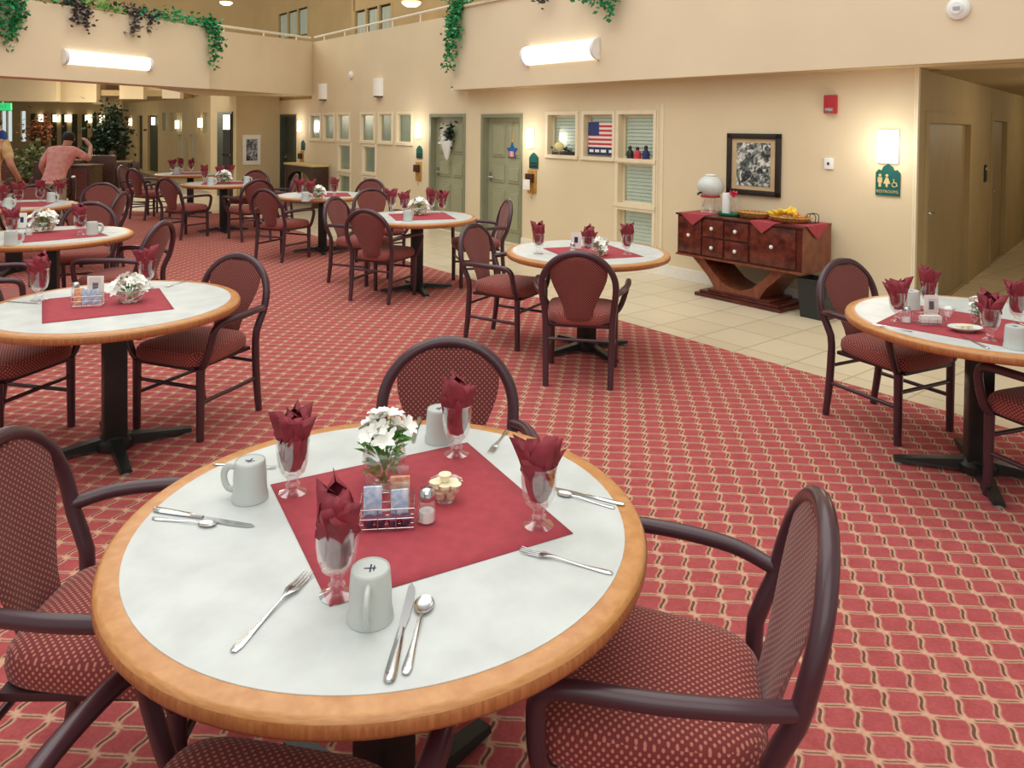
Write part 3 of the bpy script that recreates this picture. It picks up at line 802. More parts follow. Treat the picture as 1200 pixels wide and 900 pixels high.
def flat_profile(mb, pts, zf, th=.0016, curve=None):
    # pts: list of (y, halfwidth), zf(y)->z, symmetrical flat blade
    vs = []; fs = []
    for y, w in pts:
        z = zf(y); vs += [(-w, y, z), (-w * .5, y, z + th), (w * .5, y, z + th), (w, y, z), (w * .5, y, z - th * .4), (-w * .5, y, z - th * .4)]
    for i in range(len(pts) - 1):
        for j in range(6): fs.append((i * 6 + j, i * 6 + (j + 1) % 6, (i + 1) * 6 + (j + 1) % 6, (i + 1) * 6 + j))
    fs.append(tuple(range(6))); fs.append(tuple(range((len(pts) - 1) * 6, len(pts) * 6)))
    mb.add(vs, fs)
def make_fork():
    m = MB()
    zf = lambda y: .0025 + .006 * math.exp(-((y - .03) / .035) ** 2)
    flat_profile(m, [(-.115, .001), (-.113, .006), (-.10, .0085), (-.08, .0072), (-.04, .0042), (.0, .0032), (.03, .0034), (.045, .008), (.055, .0125), (.066, .0132)], zf)
    for k in range(4):
        x = -.0105 + k * .007
        m.tube([(x, .064, zf(.066)), (x, .09, .003), (x * .96, .115, .006)], [.0022, .002, .0012], 6)
    o = m.build('fork', 'steel', ang=60); return tag(o, 'fork', 'fork')
def make_spoon():
    m = MB(); zf = lambda y: .0025 + .006 * math.exp(-((y - .02) / .03) ** 2)
    flat_profile(m, [(-.10, .001), (-.098, .006), (-.085, .0085), (-.06, .0068), (-.02, .004), (.02, .0032), (.045, .0034)], zf)
    prof = []
    for r_, z in ((1, .006), (.85, .0025), (.5, .0012), (0, .0008)): prof.append((.018 * r_, z))
    m.lathe(prof + [(.009, .0022), (.0155, .0036), (.018, .006)], 20, c=(0, 0, 0), sy=1.5, mat=Matrix.Translation((0, .07, 0)))
    o = m.build('spoon', 'steel', ang=60); return tag(o, 'spoon', 'spoon')
def make_knife():
    m = MB(); flat_profile(m, [(-.135, .004), (-.13, .0095), (-.11, .0105), (-.07, .0088), (-.02, .0068), (.0, .0055)], lambda y: .0035, .0035)
    vs = [(-.005, 0, .002), (.006, 0, .002), (.010, .03, .002), (.011, .08, .002), (.008, .12, .002), (.0, .138, .002), (-.006, .125, .002), (-.006, .03, .002)]
    m.prism([(v[0], v[1]) for v in vs], .0015, .0032)
    o = m.build('knife', 'steel', ang=40); return tag(o, 'knife', 'knife')
fork, spoon, knife = Proto(make_fork()), Proto(make_spoon()), Proto(make_knife())
def cut(pr, tip, end, label, group, base_len, z=TT):
    a = at(*tip, z); c = at(*end, z); d = a - c; L = d.length
    return pr.put(((a.x + c.x) / 2, (a.y + c.y) / 2, z + .0005), math.atan2(-d.x, d.y), label, group, max(.75, min(1.15, L / base_len)))

def make_vase(seed, bowl=False, nfl=16):
    r = random.Random(seed + 20)
    t = thing('flower_bowl' if bowl else 'flower_vase', 'vase', 'vase')
    if bowl:
        m = MB(); m.lathe([(0, 0), (.03, 0), (.05, .012), (.062, .035), (.058, .055), (.052, .06), (.05, .058), (.055, .05), (.058, .035), (.046, .014), (0, .005)], 24); m.build('glass_bowl', 'glass', t, ang=80)
        top, h0, sprd = .06, .075, .055
    else:
        m = MB(); m.lathe([(0, 0), (.036, 0), (.046, .012), (.055, .05), (.056, .09), (.050, .12), (.0475, .12), (.053, .09), (.052, .05), (.042, .014), (0, .008)], 24); m.build('glass_vase', 'glass', t, ang=80)
        top, h0, sprd = .115, .150, .056
    m = MB(); lf = MB(); tips = []
    for k in range(nfl):
        a = r.uniform(0, 2 * PI); q = math.sqrt(r.random()) * sprd; z = h0 + r.uniform(-.02, .035) + (.02 if q < .03 else -.01) * 1.0
        tx, ty = math.cos(a) * q, math.sin(a) * q
        m.tube([(tx * .25 * -1, ty * .25 * -1, .012), (tx * .4, ty * .4, top * .8), (tx, ty, z)], .0016, 5, smooth=3); tips.append((tx, ty, z, a))
    m.build('stem', 'leaf_bright', t)
    for k in range(46 if not bowl else 16):
        a = r.uniform(0, 2 * PI); L = r.uniform(.04, .075) * (.7 if bowl else 1); z0 = top - .06 + r.uniform(-.0 if bowl else -.04, .085); L = min(L, .042) if z0 < top - .035 and not bowl else L
        M = Matrix.Translation((math.cos(a) * .02, math.sin(a) * .02, z0)) @ Matrix.Rotation(a, 4, 'Z') @ Matrix.Rotation(-r.uniform(.1, .9), 4, 'Y')
        lf.add([(0, 0, 0), (L * .4, .011, .004), (L * .4, 0, 0), (L * .4, -.011, .004), (L, 0, -.004), (L * .7, .008, .002), (L * .7, -.008, .002)], [(0, 2, 1), (0, 3, 2), (1, 2, 4, 5), (2, 3, 6, 4)], M)
    lf.build('foliage', 'leaf_bright', t)
    for (x, y, z, a) in tips:
        f = MB(); tilt = min(1.1, math.hypot(x, y) / sprd * .9)
        M = Matrix.Translation((x, y, z)) @ Matrix.Rotation(a, 4, 'Z') @ Matrix.Rotation(tilt, 4, 'Y')
        for p in range(6):
            L = r.uniform(.026, .036)
            Mp = M @ Matrix.Rotation(p * PI / 3, 4, 'Z')
            f.add([(0, 0, 0), (L * .45, .0115, L * .46), (L * .45, 0, L * .36), (L * .45, -.0115, L * .46), (L * .85, .008, L * .62), (L * .85, -.008, L * .62), (L * 1.05, 0, L * .5)],
                  [(0, 2, 1), (0, 3, 2), (1, 2, 6, 4), (2, 3, 5, 6)], Mp)
        f.build('flower', 'petal_white', t, ang=80)
    return t
vase = Proto(make_vase(3, False, 17)); fbowl = Proto(make_vase(-15, True, 15))

def cloth(p, rot, size, label, over=False):
    m = MB(); h = size / 2; n = 14; vs = []; fs = []
    for i in range(n + 1):
        for j in range(n + 1):
            x, y = -h + size * i / n, -h + size * j / n
            edge = max(abs(x), abs(y)) / h
            vs.append((x, y, .0012 + .0015 * (math.sin(x * 17 + y * 9) * .5 + .5) * (.3 if edge > .95 else 1)))
    for i in range(n):
        for j in range(n): a = i * (n + 1) + j; fs.append((a, a + 1, a + n + 2, a + n + 1))
    m.add(vs, fs)
    o = m.build('square_tablecloth', 'runner', loc=(p[0], p[1], TT + .0003), rotz=rot)
    md = o.modifiers.new('t', 'SOLIDIFY'); md.thickness = .001; md.offset = -1
    return tag(o, label, 'tablecloth', 'square burgundy cloths')

def make_caddy():
    t = thing('condiment_caddy', 'caddy', 'caddy')
    w, d, h = .062, .04, .05
    m = MB()
    for z in (.006, .028, h):
        m.tube([(-w, -d, z), (w, -d, z), (w, d, z), (-w, d, z)], .0014, 6, closed=True)
    for x in (-w, -w / 3, w / 3, w):
        for y in (-d, d): m.tube([(x, y, 0.001), (x, y, h)], .0014, 6)
    for y in (-.02, 0, .02): m.tube([(-w, y, .006), (w, y, .006)], .0012, 6)
    m.tube([(0, -d, .006), (0, -d, .02)], .0012, 6)
    m.build('wire_frame', 'chrome', t, ang=80)
    MB().box(-.002, .048, .012, .0135, .008, .125).build('card_holder', 'clear_plastic', t, smooth=False)
    return t
caddy = Proto(make_caddy())
def packet(w, d, h, mat, name='sweetener_packet'):
    m = MB(); m.box(-w / 2, w / 2, -d / 2, d / 2, 0, h, bev=min(d, w) * .2); o = m.build(name, mat, ang=50)
    return tag(o, 'p', 'packet')
pk_blue = Proto(packet(.042, .007, .078, 'packet_blue')); pk_or = Proto(packet(.046, .009, .086, 'packet_orange'))
def make_jam():
    m = MB(); m.lathe([(0, 0), (.011, 0), (.014, .014), (.0155, .014), (.0155, .0155), (0, .0155)], 14); return tag(m.build('jam_cup', 'jam_dark', ang=40), 'j', 'jam cup')
jam = Proto(make_jam())
def make_shaker():
    t = thing('salt_shaker', 'salt', 'shaker')
    MB().lathe([(0, 0), (.020, 0), (.022, .004), (.021, .02), (.0175, .045), (.0155, .052)], 10).build('glass_body', 'glass', t, ang=30)
    MB().lathe([(0, .003), (.018, .003), (.0175, .025), (.0, .027)], 10).build('salt_fill', 'salt', t, ang=30)
    MB().lathe([(.0170, .050), (.0175, .056), (.0175, .066), (.013, .074), (0, .076)], 16).build('lid', 'steel', t, ang=60)
    return t
shaker = Proto(make_shaker())
def make_bowl():
    t = thing('glass_bowl', 'bowl', 'bowl')
    MB().lathe([(0, 0), (.022, 0), (.024, .006), (.034, .026), (.044, .046), (.0425, .046), (.032, .026), (.02, .008), (0, .006)], 24, flute=.03, nf=12).build('dish', 'glass', t, ang=80)
    return t
gbowl = Proto(make_bowl())
def make_creamer():
    t = thing('creamer_cup', 'c', 'creamer')
    MB().lathe([(0, 0), (.010, 0), (.013, .015), (.016, .016), (.016, .0175), (0, .018)], 14).build('cup', 'cream', t, ang=40)
    return t
creamer = Proto(make_creamer())

def rel(p, d): return (p.x + d[0], p.y + d[1], p.z)
# --- nearest table
NT = 'on the nearest table'
cloth((-.232, 1.816), math.radians(28.9 - 0), .56, 'square burgundy cloth laid diagonally on the nearest table')
for k, (px, w) in enumerate((((343, 577), 'at the left corner of the cloth'), ((395, 696), 'at the near cloth corner'), ((535, 532), 'at the far corner of the cloth'), ((631, 615), 'at the right corner of the cloth'))):
    goblet_napkin(at(*px, TT + .002) + Vector((0, 0, 0)), w + ' ' + NT, k, 1.0, (0.5, 2.2, 1.2, 0)[k])
mug.put(at(293, 584, TT), 3.0, 'upside-down grey white mug at the left of the nearest table, handle to the left', 'upside-down mugs', 1.03)
mug.put(at(434, 724, TT), -1.5, 'upside-down grey white mug closest to us on the nearest table, handle towards us', 'upside-down mugs', 1.03)
mug.put(at(515, 516, TT), 1.4, 'upside-down grey white mug behind the far goblet on the nearest table', 'upside-down mugs', 1.03)
cut(fork, (362, 673), (272, 766), 'fork lying at the left front of the nearest table', 'forks', .23)
cut(knife, (483, 685), (455, 803), 'knife lying below the closest mug on the nearest table', 'knives', .273)
cut(spoon, (500, 700), (475, 792), 'spoon lying beside the closest knife on the nearest table', 'spoons', .197)
cut(fork, (610, 646), (718, 673), 'fork lying right of the cloth below the right goblet', 'forks', .23)
cut(knife, (652, 574), (722, 590), 'knife at the right edge of the nearest table', 'knives', .273)
cut(spoon, (652, 578), (720, 596), 'spoon beside the knife at the right edge of the nearest table', 'spoons', .197)
cut(fork, (575, 531), (594, 505), 'fork right of the far goblet on the nearest table', 'forks', .23)
cut(knife, (298, 618), (180, 598), 'knife at the left side of the nearest table', 'knives', .273)
cut(spoon, (254, 617), (179, 608), 'spoon beneath the knife at the left side of the nearest table', 'spoons', .197)
cut(fork, (324, 549), (250, 544), 'fork behind the left mug on the nearest table', 'forks', .23)
cut(knife, (484, 520), (493, 488), 'knife behind the flower vase on the nearest table', 'knives', .273)
vase.put(at(450, 570, TT + .003), .3, 'clear glass vase of white lilies in the middle of the nearest table', None, (1.0, 1.0, .92))
cpos = at(454, 612, TT + .003)
caddy.put(cpos, .12, 'small wire caddy of packets on the burgundy cloth of the nearest table', 'wire caddies', 1.0)
def inc(dx, dy, dz=.008):
    c, s = math.cos(.12), math.sin(.12); return (cpos.x + dx * c - dy * s, cpos.y + dx * s + dy * c, cpos.z + dz)
pk_blue.put(inc(-.034, .0), .12, 'blue white sweetener packet standing left in the nearest wire caddy')
pk_or.put(inc(.028, .028), .12, 'orange packet standing right in the nearest wire caddy', None, (1, 1, 1.0))
pk_blue.put(inc(.028, -.004), .2, 'blue white packet in front of the orange packet in the nearest wire caddy', None, (.95, 1, .9))
for k, (dx, dy) in enumerate(((-.042, -.022), (-.016, -.022), (.014, -.024), (.042, -.022))):
    jam.put(inc(dx, dy), 0, 'dark foil jam cup in the nearest wire caddy', 'jam cups in the nearest wire caddy')
shaker.put(at(500, 611, TT + .003), 0, 'glass salt shaker with metal lid beside the nearest wire caddy', 'salt shakers', 1.05)
bp_ = at(522, 586, TT + .003)
gbowl.put(bp_, 0, 'clear glass bowl of creamer cups on the nearest table', 'glass bowls')
for k, (dx, dy, dz) in enumerate(((-.012, -.008, .008), (.013, -.006, .008), (0, .014, .009), (-.016, .012, .027), (.016, .010, .027), (0, -.012, .027), (-.002, .004, .046), (.024, -.01, .028), (-.024, -.002, .030))):
    creamer.put((bp_.x + dx, bp_.y + dy, bp_.z + dz), k, 'pale creamer cup in the glass bowl on the nearest table', 'creamer cups in the nearest glass bowl')

# --- the other tables
def card(p, rot, label, s=1.0):
    t = thing('table_card', label, 'table card', (p[0], p[1], TT), rot, 'white table cards'); t.scale = (s, s, s)
    MB().box(-.045, .045, -.02, .02, 0, .006).build('card_base', 'clear_plastic', t, smooth=False)
    MB().box(-.035, .035, -.002, .002, .006, .115).build('card_sheet', 'paper', t, smooth=False)
    MB().box(-.012, .012, -.0032, -.002, .045, .085).build('printed_mark', 'navy', t, smooth=False)
# left table
c4 = Vector((-2.03, 3.86))
cl = [at(41, 352.5, TT), at(58, 377, TT), at(208.5, 360.6, TT), at(183, 340, TT)]
cc = (cl[0] + cl[1] + cl[2] + cl[3]) / 4; dd = cl[2] - cl[1]
cloth((cc.x, cc.y), math.atan2(dd.y, dd.x), .56, 'square burgundy cloth on the left table')
goblet_napkin(at(46, 352, TT), 'at the left on the left table', 1, 1.15, 2.0)
goblet_napkin(at(172, 338, TT), 'at the right on the left table', 3, 1.1, 1)
c_ = at(104, 358, TT + .003); caddy.put(c_, .3, 'wire caddy with cream packets on the left table', 'wire caddies', 1.1)
for k, (dx, w) in enumerate(((-.04, 'left'), (-.01, 'middle'), (.03, 'right'))):
    (pk_or, pk_blue, pk_blue)[k].put((c_.x + dx, c_.y - .015 + .01 * k, c_.z + .009), .3 + k * .3, 'pale packet standing %s in the wire caddy on the left table' % w, None, .95)
card((c_.x - .02, c_.y + .1), .1, 'white card with a dark mark standing on the left table', 1.15)
fbowl.put(at(152, 354, TT + .003), 0, 'low glass bowl of white flowers on the left table', None, 1.15)
shaker.put(at(89, 349, TT + .003), 0, 'glass salt shaker left of the flower bowl on the left table', 'salt shakers', 1.1)
cut(knife, (10, 354), (44, 356), 'knife lying at the left of the left table', 'knives', .273)
cut(fork, (198, 336), (214, 331), 'fork lying at the right of the left table', 'forks', .23)
# right table
ra, rb = at(1037, 381, TT), at(1174, 406, TT); rd = (rb - ra).normalized(); rc = (ra + rb) / 2 + Vector((-rd.y, rd.x, 0)) * .28
cloth((rc.x, rc.y), math.atan2(rd.y, rd.x), .56, 'square burgundy cloth on the right-edge table')
for k, (px, w) in enumerate((((1052, 376), 'at the left on the right-edge table'), ((1088, 362), 'at the far side of the right-edge table'), ((1160, 398), 'beside the plate on the right-edge table'), ((1192, 380), 'at the far right of the right-edge table'))):
    goblet_napkin(at(*px, TT + .003), w, k + 1, 1.0, k * 1.3)
mug.put(at(1189, 408, TT), -.4, 'upside-down mug at the right picture edge on the right-edge table', 'upside-down mugs')
mug.put(at(1068, 362, TT), 1.4, 'upside-down mug between two goblets on the right-edge table', 'upside-down mugs')
t = thing('oval_plate', 'small white oval plate on the right-edge table', 'plate', at(1131, 388, TT + .003))
MB().lathe([(0, 0), (.04, 0), (.065, .014), (.078, .020), (.077, .022), (.062, .017), (.04, .006), (0, .005)], 28, sy=.7).build('dish', 'ceramic', t, ang=60)
for k in range(3):
    p = at(1131, 388, TT + .003); creamer.put((p.x - .03 + .028 * k, p.y + .004 * k, p.z + .009), k, 'creamer cup on the white oval plate', 'creamer cups on the oval plate')
c_ = at(1089, 380, TT + .003); caddy.put(c_, -.05, 'wire caddy holding a white packet on the right-edge table', 'wire caddies', .95)
pk = packet(.10, .03, .035, 'paper', 'packet_box'); pk.location = (c_.x, c_.y - .008, c_.z + .010); tag(pk, 'white paper packet lying in the wire caddy on the right-edge table', 'packet')
t = card(at(1091, 373, TT), 0, 'white table card behind the caddy on the right-edge table', 1.0)
shaker.put(at(1062, 378, TT + .003), 0, 'glass salt shaker left of the caddy on the right-edge table', 'salt shakers')
vase.put(at(1147, 379, TT + .003), 2.3, 'glass vase with a few white flowers on the right-edge table', None, (.62, .62, .62))
gbowl.put(at(1108, 371, TT + .003), 0, 'clear glass bowl behind the caddy on the right-edge table', 'glass bowls')
cut(knife, (1128, 395), (1156, 408), 'knife at the near edge of the right-edge table', 'knives', .273)
cut(fork, (1030, 382), (1062, 388), 'fork at the left of the right-edge table', 'forks', .23)
# middle table
cloth((.60, 5.60), .35, .56, 'square burgundy cloth on the middle table')
for k, (px, w) in enumerate((((631, 297), 'at the left on the middle table'), ((689, 301), 'behind the chair back on the middle table'), ((735, 298), 'at the right on the middle table'))):
    goblet_napkin(at(*px, TT + .002), w, k + 2, 1.05, k * 2)
card(at(675, 292, TT), 0, 'white table card on the middle table', 1.1)
fbowl.put(at(703, 299, TT + .002), 1, 'low bowl of white flowers on the middle table', None, 1.0)
shaker.put(at(671, 297, TT + .002), 0, 'glass salt shaker on the middle table', 'salt shakers', 1.1)
cut(fork, (705, 309), (714, 313), 'fork at the near edge of the middle table', 'forks', .23)
# table by the doors
cloth((-.92, 7.72), .3, .6, 'square burgundy cloth on the table by the green doors')
for k, (px, w) in enumerate((((459, 248), 'leftmost on the table by the green doors'), ((474, 251), 'left of the flowers on the table by the green doors'), ((505, 248), 'right of the flowers on the table by the green doors'), ((518, 250), 'rightmost on the table by the green doors'))):
    goblet_napkin(at(*px, TT + .002), w, k, 1.15, k)
fbowl.put(at(491, 252, TT + .002), 2, 'bowl of white flowers on the table by the green doors', None, 1.4)
mug.put(at(478, 259, TT), 1, 'upside-down mug on the table by the green doors', 'upside-down mugs', 1.1)
# second left table
cloth((-3.72, 6.2), .75, .6, 'square burgundy cloth on the second left table')
goblet_napkin(at(14, 279, TT + .002), 'at the left on the second left table', 0, 1.15)
goblet_napkin(at(94, 275, TT + .002), 'at the right on the second left table', 2, 1.15, 1)
mug.put(at(13, 287, TT), .5, 'upside-down mug at the left of the second left table', 'upside-down mugs', 1.15)
mug.put(at(108, 275, TT), .5, 'upside-down mug at the right of the second left table', 'upside-down mugs', 1.15)
fbowl.put(at(51, 272, TT + .002), 0, 'bowl of white flowers on the second left table', None, 1.5)
card(at(26, 268, TT), 0, 'white table card on the second left table', 1.2)
shaker.put(at(34, 276, TT + .002), 0, 'glass salt shaker on the second left table', 'salt shakers', 1.2)
cut(fork, (112, 274), (130, 273), 'fork at the right of the second left table', 'forks', .23)
# third left table
cloth((-5.5, 8.45), .3, .6, 'square burgundy cloth on the third left table')
for k, (x, y, w) in enumerate(((3, 244, 'leftmost on the third left table'), (22, 240, 'second on the third left table'), (47, 237, 'third on the third left table'))):
    goblet_napkin(at(x, y, TT + .002), w, k + 3, 1.2, k)
mug.put(at(9, 244, TT), 0, 'upside-down mug at the left of the third left table', 'upside-down mugs', 1.2)
mug.put(at(60, 237, TT), 0, 'upside-down mug at the right of the third left table', 'upside-down mugs', 1.2)
goblet_napkin(at(70, 234, TT + .002), 'fourth on the third left table', 1, 1.1, 3)
# console table side
cloth((-2.45, 10.0), .3, .6, 'square burgundy cloth on the table by the console')
for k, (x, y) in enumerate(((351, 232), (364, 234), (392, 231))):
    goblet_napkin(at(x, y, TT + .002), ('leftmost', 'second', 'third')[k] + ' on the table by the console', k, 1.15, k)
fbowl.put(at(373, 233, TT + .002), 2, 'bowl of white flowers on the table by the console', None, 1.3)
mug.put(at(358, 236, TT), 0, 'upside-down mug on the table by the console', 'upside-down mugs', 1.2)
# table before the picture
cloth((-4.5, 11.8), .3, .6, 'square burgundy cloth on the table before the small picture')
for k, (x, y) in enumerate(((240, 213), (258, 213), (270, 211))):
    goblet_napkin(at(x, y, TT + .002), ('leftmost', 'second', 'third')[k] + ' on the table before the small picture', k + 2, 1.2, k)
fbowl.put(at(263, 215, TT + .002), 2, 'bowl of white flowers on the table before the small picture', None, 1.6)
mug.put(at(247, 217, TT), 0, 'upside-down mug at the left of the table before the small picture', 'upside-down mugs', 1.3)
mug.put(at(289, 215, TT), 0, 'upside-down mug at the right of the table before the small picture', 'upside-down mugs', 1.2)
cloth((-5.95, 14), .3, .6, 'square burgundy cloth on the farthest table')
for k, (x, y) in enumerate(((202, 203), (212, 202), (224, 202))):
    goblet_napkin(at(x, y, TT + .002), ('leftmost', 'second', 'third')[k] + ' on the farthest table', k + 1, 1.25, k)
mug.put(at(208, 204, TT), 0, 'upside-down mug on the farthest table', 'upside-down mugs', 1.3)

# ------------------------------------------------------------------ sideboard
S0 = aw(5.12, .30, TZ)
sb = thing('sideboard', 'dark cherry sideboard on a curved pedestal against the beige wall', 'sideboard', S0, AROT)
x0, x1, yf, ybk = -.69, .70, -.25, .25         # local: -y is towards the room
m = MB(); m.box(x0, x1, yf + .014, ybk, .40, .795); m.build('carcass', 'cherry', sb, smooth=False)
m = MB(); m.box(x0 - .012, x1 + .012, yf - .012, ybk, .795, .815, bev=.005); m.build('top', 'cherry', sb)
m = MB(); m.box(x0 - .008, x1 + .008, yf - .008, ybk, .382, .402, bev=.004); m.build('bottom_rail', 'cherry_light', sb)
m = MB(); m.box(x1, x1 + .006, yf + .01, ybk - .0, .402, .795); m.build('side_panel', 'cherry_light', sb, smooth=False)
def knob(par, x, z):
    M = Matrix.Translation((x, yf, z)) @ Matrix.Rotation(PI / 2, 4, 'X')
    MB().lathe([(0, -.0), (.008, 0), (.008, .012), (.018, .018), (.019, .026), (.012, .034), (0, .036)], 14, mat=M).build('knob', 'ceramic', par, ang=60)
cols = [(-.67, -.39), (-.37, -.13), (-.11, .15), (.18, .64)]
for k in (0, 3):
    a, c = cols[k]; d = MB().box(a, c, yf, yf + .02, .42, .78, bev=.004).build('cabinet_door', 'cherry_burl', sb); knob(d, (a + c) / 2, .6)
for k in (1, 2):
    a, c = cols[k]
    for z0, z1 in ((.42, .59), (.61, .78)):
        d = MB().box(a, c, yf, yf + .02, z0, z1, bev=.004).build('drawer', 'cherry_burl', sb); knob(d, (a + c) / 2, (z0 + z1) / 2)
m = MB()      # U-shaped pedestal
N_ = 24; out = []; inn = []
for i in range(N_ + 1):
    t = i / N_; x = -.50 + 1.0 * t; u = abs(2 * t - 1)
    zt = .095 + .287 * u ** 1.9
    out.append((x, zt + .0))
for i in range(N_ + 1):
    t = i / N_; x = -.50 + 1.0 * t; u = abs(2 * t - 1)
    w = .065
    inn.append((x * (1 - .16 * (1 - u) * 0) * (.80), max(.06, .055 + .327 * max(0, (u - .28) / .72) ** 1.35)))
poly = out + inn[::-1]
top_ = [(-.54, .382), (-.40, .382), (-.30, .28), (-.17, .17), (-.05, .125), (.05, .125), (.17, .17), (.30, .28), (.40, .382), (.54, .382), (.44, .30), (.33, .20), (.27, .12), (.25, .08), (-.25, .08), (-.27, .12), (-.33, .20), (-.44, .30)]
m.prism_y(top_, yf + .05, ybk - .05); m.build('pedestal', 'cherry_light', sb, ang=30)
m = MB(); m.box(-.46, .50, yf + .0, ybk - .02, 0, .035, bev=.006); m.box(-.42, .46, yf + .03, ybk - .04, .035, .06, bev=.006); m.box(-.33, .36, yf + .045, ybk - .06, .06, .085, bev=.006); m.build('plinth', 'cherry', sb)
def onsb(x, y, z=0): p = A0 + AU * (5.12 + x) + AN * (y - .30); return (p.x, p.y, TZ + .815 + z)
# napkin squares hanging over the front edge
for x, hang, w, lb in ((-.48, .11, .17, 'left'), (.31, .10, .15, 'middle'), (.60, .13, .10, 'right')):
    m = MB(); zt = .003
    yfr = yf - .018
    if lb != 'right':
        m.add([(-w, .2, zt), (w, .2, zt), (w * .9, -.0 + yfr, zt), (-w * .9, yfr, zt), (0, yfr - .004, -hang), (-w * .45, yfr - .003, -hang * .5), (w * .45, yfr - .003, -hang * .5)], [(0, 1, 2, 3), (3, 2, 6, 4, 5)])
    else:
        m.add([(-w, -.15, zt), (-w, .2, zt), (.118, .2, zt), (.118, -.2, zt), (.122, -.02, -hang), (.120, .1, -hang * .45), (.120, -.12, -hang * .45)], [(0, 3, 2, 1), (3, 6, 4, 5, 2)])
    o = m.build('cloth_square', 'runner', loc=onsb(x, 0), rotz=AROT, smooth=False, solid=.002)
    tag(o, 'burgundy cloth corner hanging over the sideboard, %s of three' % {'left': 'leftmost', 'middle': 'middle', 'right': 'rightmost'}[lb], 'cloth', 'cloths hanging over the sideboard')
# drinks dispenser
t = thing('drink_dispenser', 'round frosted drinks dispenser with a tap on the left of the sideboard', 'drink dispenser', onsb(-.49, .03, .006), AROT); t.scale = (1.3, 1.3, 1.12)
MB().ball((0, 0, .235), .105, seg=24, ring=14).build('globe', 'water', t, ang=80)
MB().lathe([(0, 0), (.075, 0), (.07, .02), (.06, .10), (.066, .14), (.072, .155), (.05, .15), (0, .15)], 24).build('stand', 'clear_plastic', t, ang=50)
MB().lathe([(.072, .135), (.078, .14), (.078, .150), (.070, .152)], 24).build('collar', 'star_red', t, ang=50)
MB().tube([(-.02, -.09, .18), (-.02, -.125, .178), (-.02, -.13, .16)], .009, 8, smooth=3).build('tap', 'frame_black', t)
MB().lathe([(0, .334), (.04, .334), (.045, .34), (.03, .348), (0, .35)], 20).build('lid', 'white_plastic', t)
# cup stack, green tray
t = thing('serving_tray', 'small green tray on the sideboard under the pitcher', 'tray', onsb(-.19, -.06, .001), AROT)
MB().lathe([(0, 0), (.10, 0), (.115, .012), (.118, .03), (.113, .03), (.105, .014), (0, .008)], 24, sx=1.1, sy=.75).build('tray_dish', 'green_plastic', t, ang=50)
t = thing('paper_towel_roll', 'upright white cylinder beside the pitcher on the sideboard', 'roll', onsb(-.255, -.02, .012), AROT)
MB().lathe([(0, 0), (.042, 0), (.044, .01), (.044, .19), (.036, .21), (0, .212)], 24).build('roll_body', 'white_plastic', t, ang=50)
t = thing('glass_pitcher', 'clear pitcher with pink flower top on the green tray', 'pitcher', onsb(-.155, -.05, .012), AROT)
MB().lathe([(0, 0), (.036, 0), (.040, .02), (.038, .12), (.042, .17), (.039, .17), (.034, .1), (.034, .01), (0, .008)], 20).build('pitcher_body', 'glass', t, ang=60)
MB().tube([(.038, 0, .15), (.075, 0, .14), (.078, 0, .08), (.038, 0, .05)], .006, 8, smooth=4).build('handle', 'glass', t)
m = MB()
for k in range(9):
    M = Matrix.Translation((.0, -.0, .19)) @ Matrix.Rotation(k * 2 * PI / 9, 4, 'Z') @ Matrix.Rotation(-.35 - .3 * (k % 2), 4, 'Y')
    m.add([(0, 0, -.02), (.035, .02, .01), (.062, 0, .018), (.035, -.02, .01), (.035, 0, .022)], [(0, 3, 4), (0, 4, 1), (1, 4, 2), (4, 3, 2)], M)
m.build('flower', 'pink_plastic', t)
# oval basket with snacks
def basket(name, label, x, w, d, h):
    t = thing(name, label, 'basket', onsb(x, -.03, .002), AROT)
    MB().lathe([(0, 0), (.7, 0), (.92, h * .55), (1.0, h), (.96, h), (.86, h * .55), (.66, .012), (0, .012)], 30, sx=w, sy=d).build('basket_wall', 'basket', t, ang=50)
    pts = [(w * 1.0 * math.cos(a * PI / 12), d * 1.0 * math.sin(a * PI / 12), h) for a in range(24)]
    MB().tube(pts, .008, 8, closed=True).build('rim', 'basket', t, ang=80)
    return t
basket('woven_basket', 'oval woven basket of rolls in the middle of the sideboard', .07, .18, .12, .055)
for k, (dx, dy) in enumerate(((-.09, 0), (-.03, .02), (.03, -.01), (.09, .01))):
    o = MB().ball((0, 0, 0), .03, sx=1.3, sy=.9, sz=.7).build('bread_roll', 'pastry', loc=onsb(.06 + dx, -.03 + dy, .034), rotz=AROT + k)
    tag(o, 'small brown roll in the oval woven basket', 'bread roll', 'rolls in the woven basket')
basket('fruit_basket', 'wide shallow basket of bananas at the right of the sideboard', .455, .195, .15, .05)
def banana_mesh():
    m = MB(); m.tube([(0, -.085, .02), (0, -.05, -.003), (0, 0, -.012), (0, .05, -.003), (0, .08, .02), (0, .092, .034)], [.006, .017, .019, .018, .012, .005], 8, smooth=3); return m
bn = Proto(tag(banana_mesh().build('banana', 'banana', ang=60), 'b', 'banana'))
for k in range(7):
    bn.put(Vector(onsb(.32 + .032 * k, -.05 + .02 * (k % 3), .075 + .014 * (k % 2) + (.02 if 1 < k < 5 else 0))), AROT + (-.6 + .2 * k), 'yellow banana in the fruit basket on the sideboard', 'bananas in the fruit basket', 1.05)
for k, (dx, dz) in enumerate(((.45, .085), (.5, .08), (.56, .06))):
    t_ = MB().tube([(.03 * math.cos(a), .03 * math.sin(a), 0) for a in [j * PI / 6 for j in range(12)]], .016, 8, closed=True).build('ring_pastry', 'pastry', loc=onsb(dx, -.04, dz), rotz=AROT, ang=80)
    tag(t_, 'brown ring pastry beside the bananas', 'pastry', 'ring pastries beside the bananas')
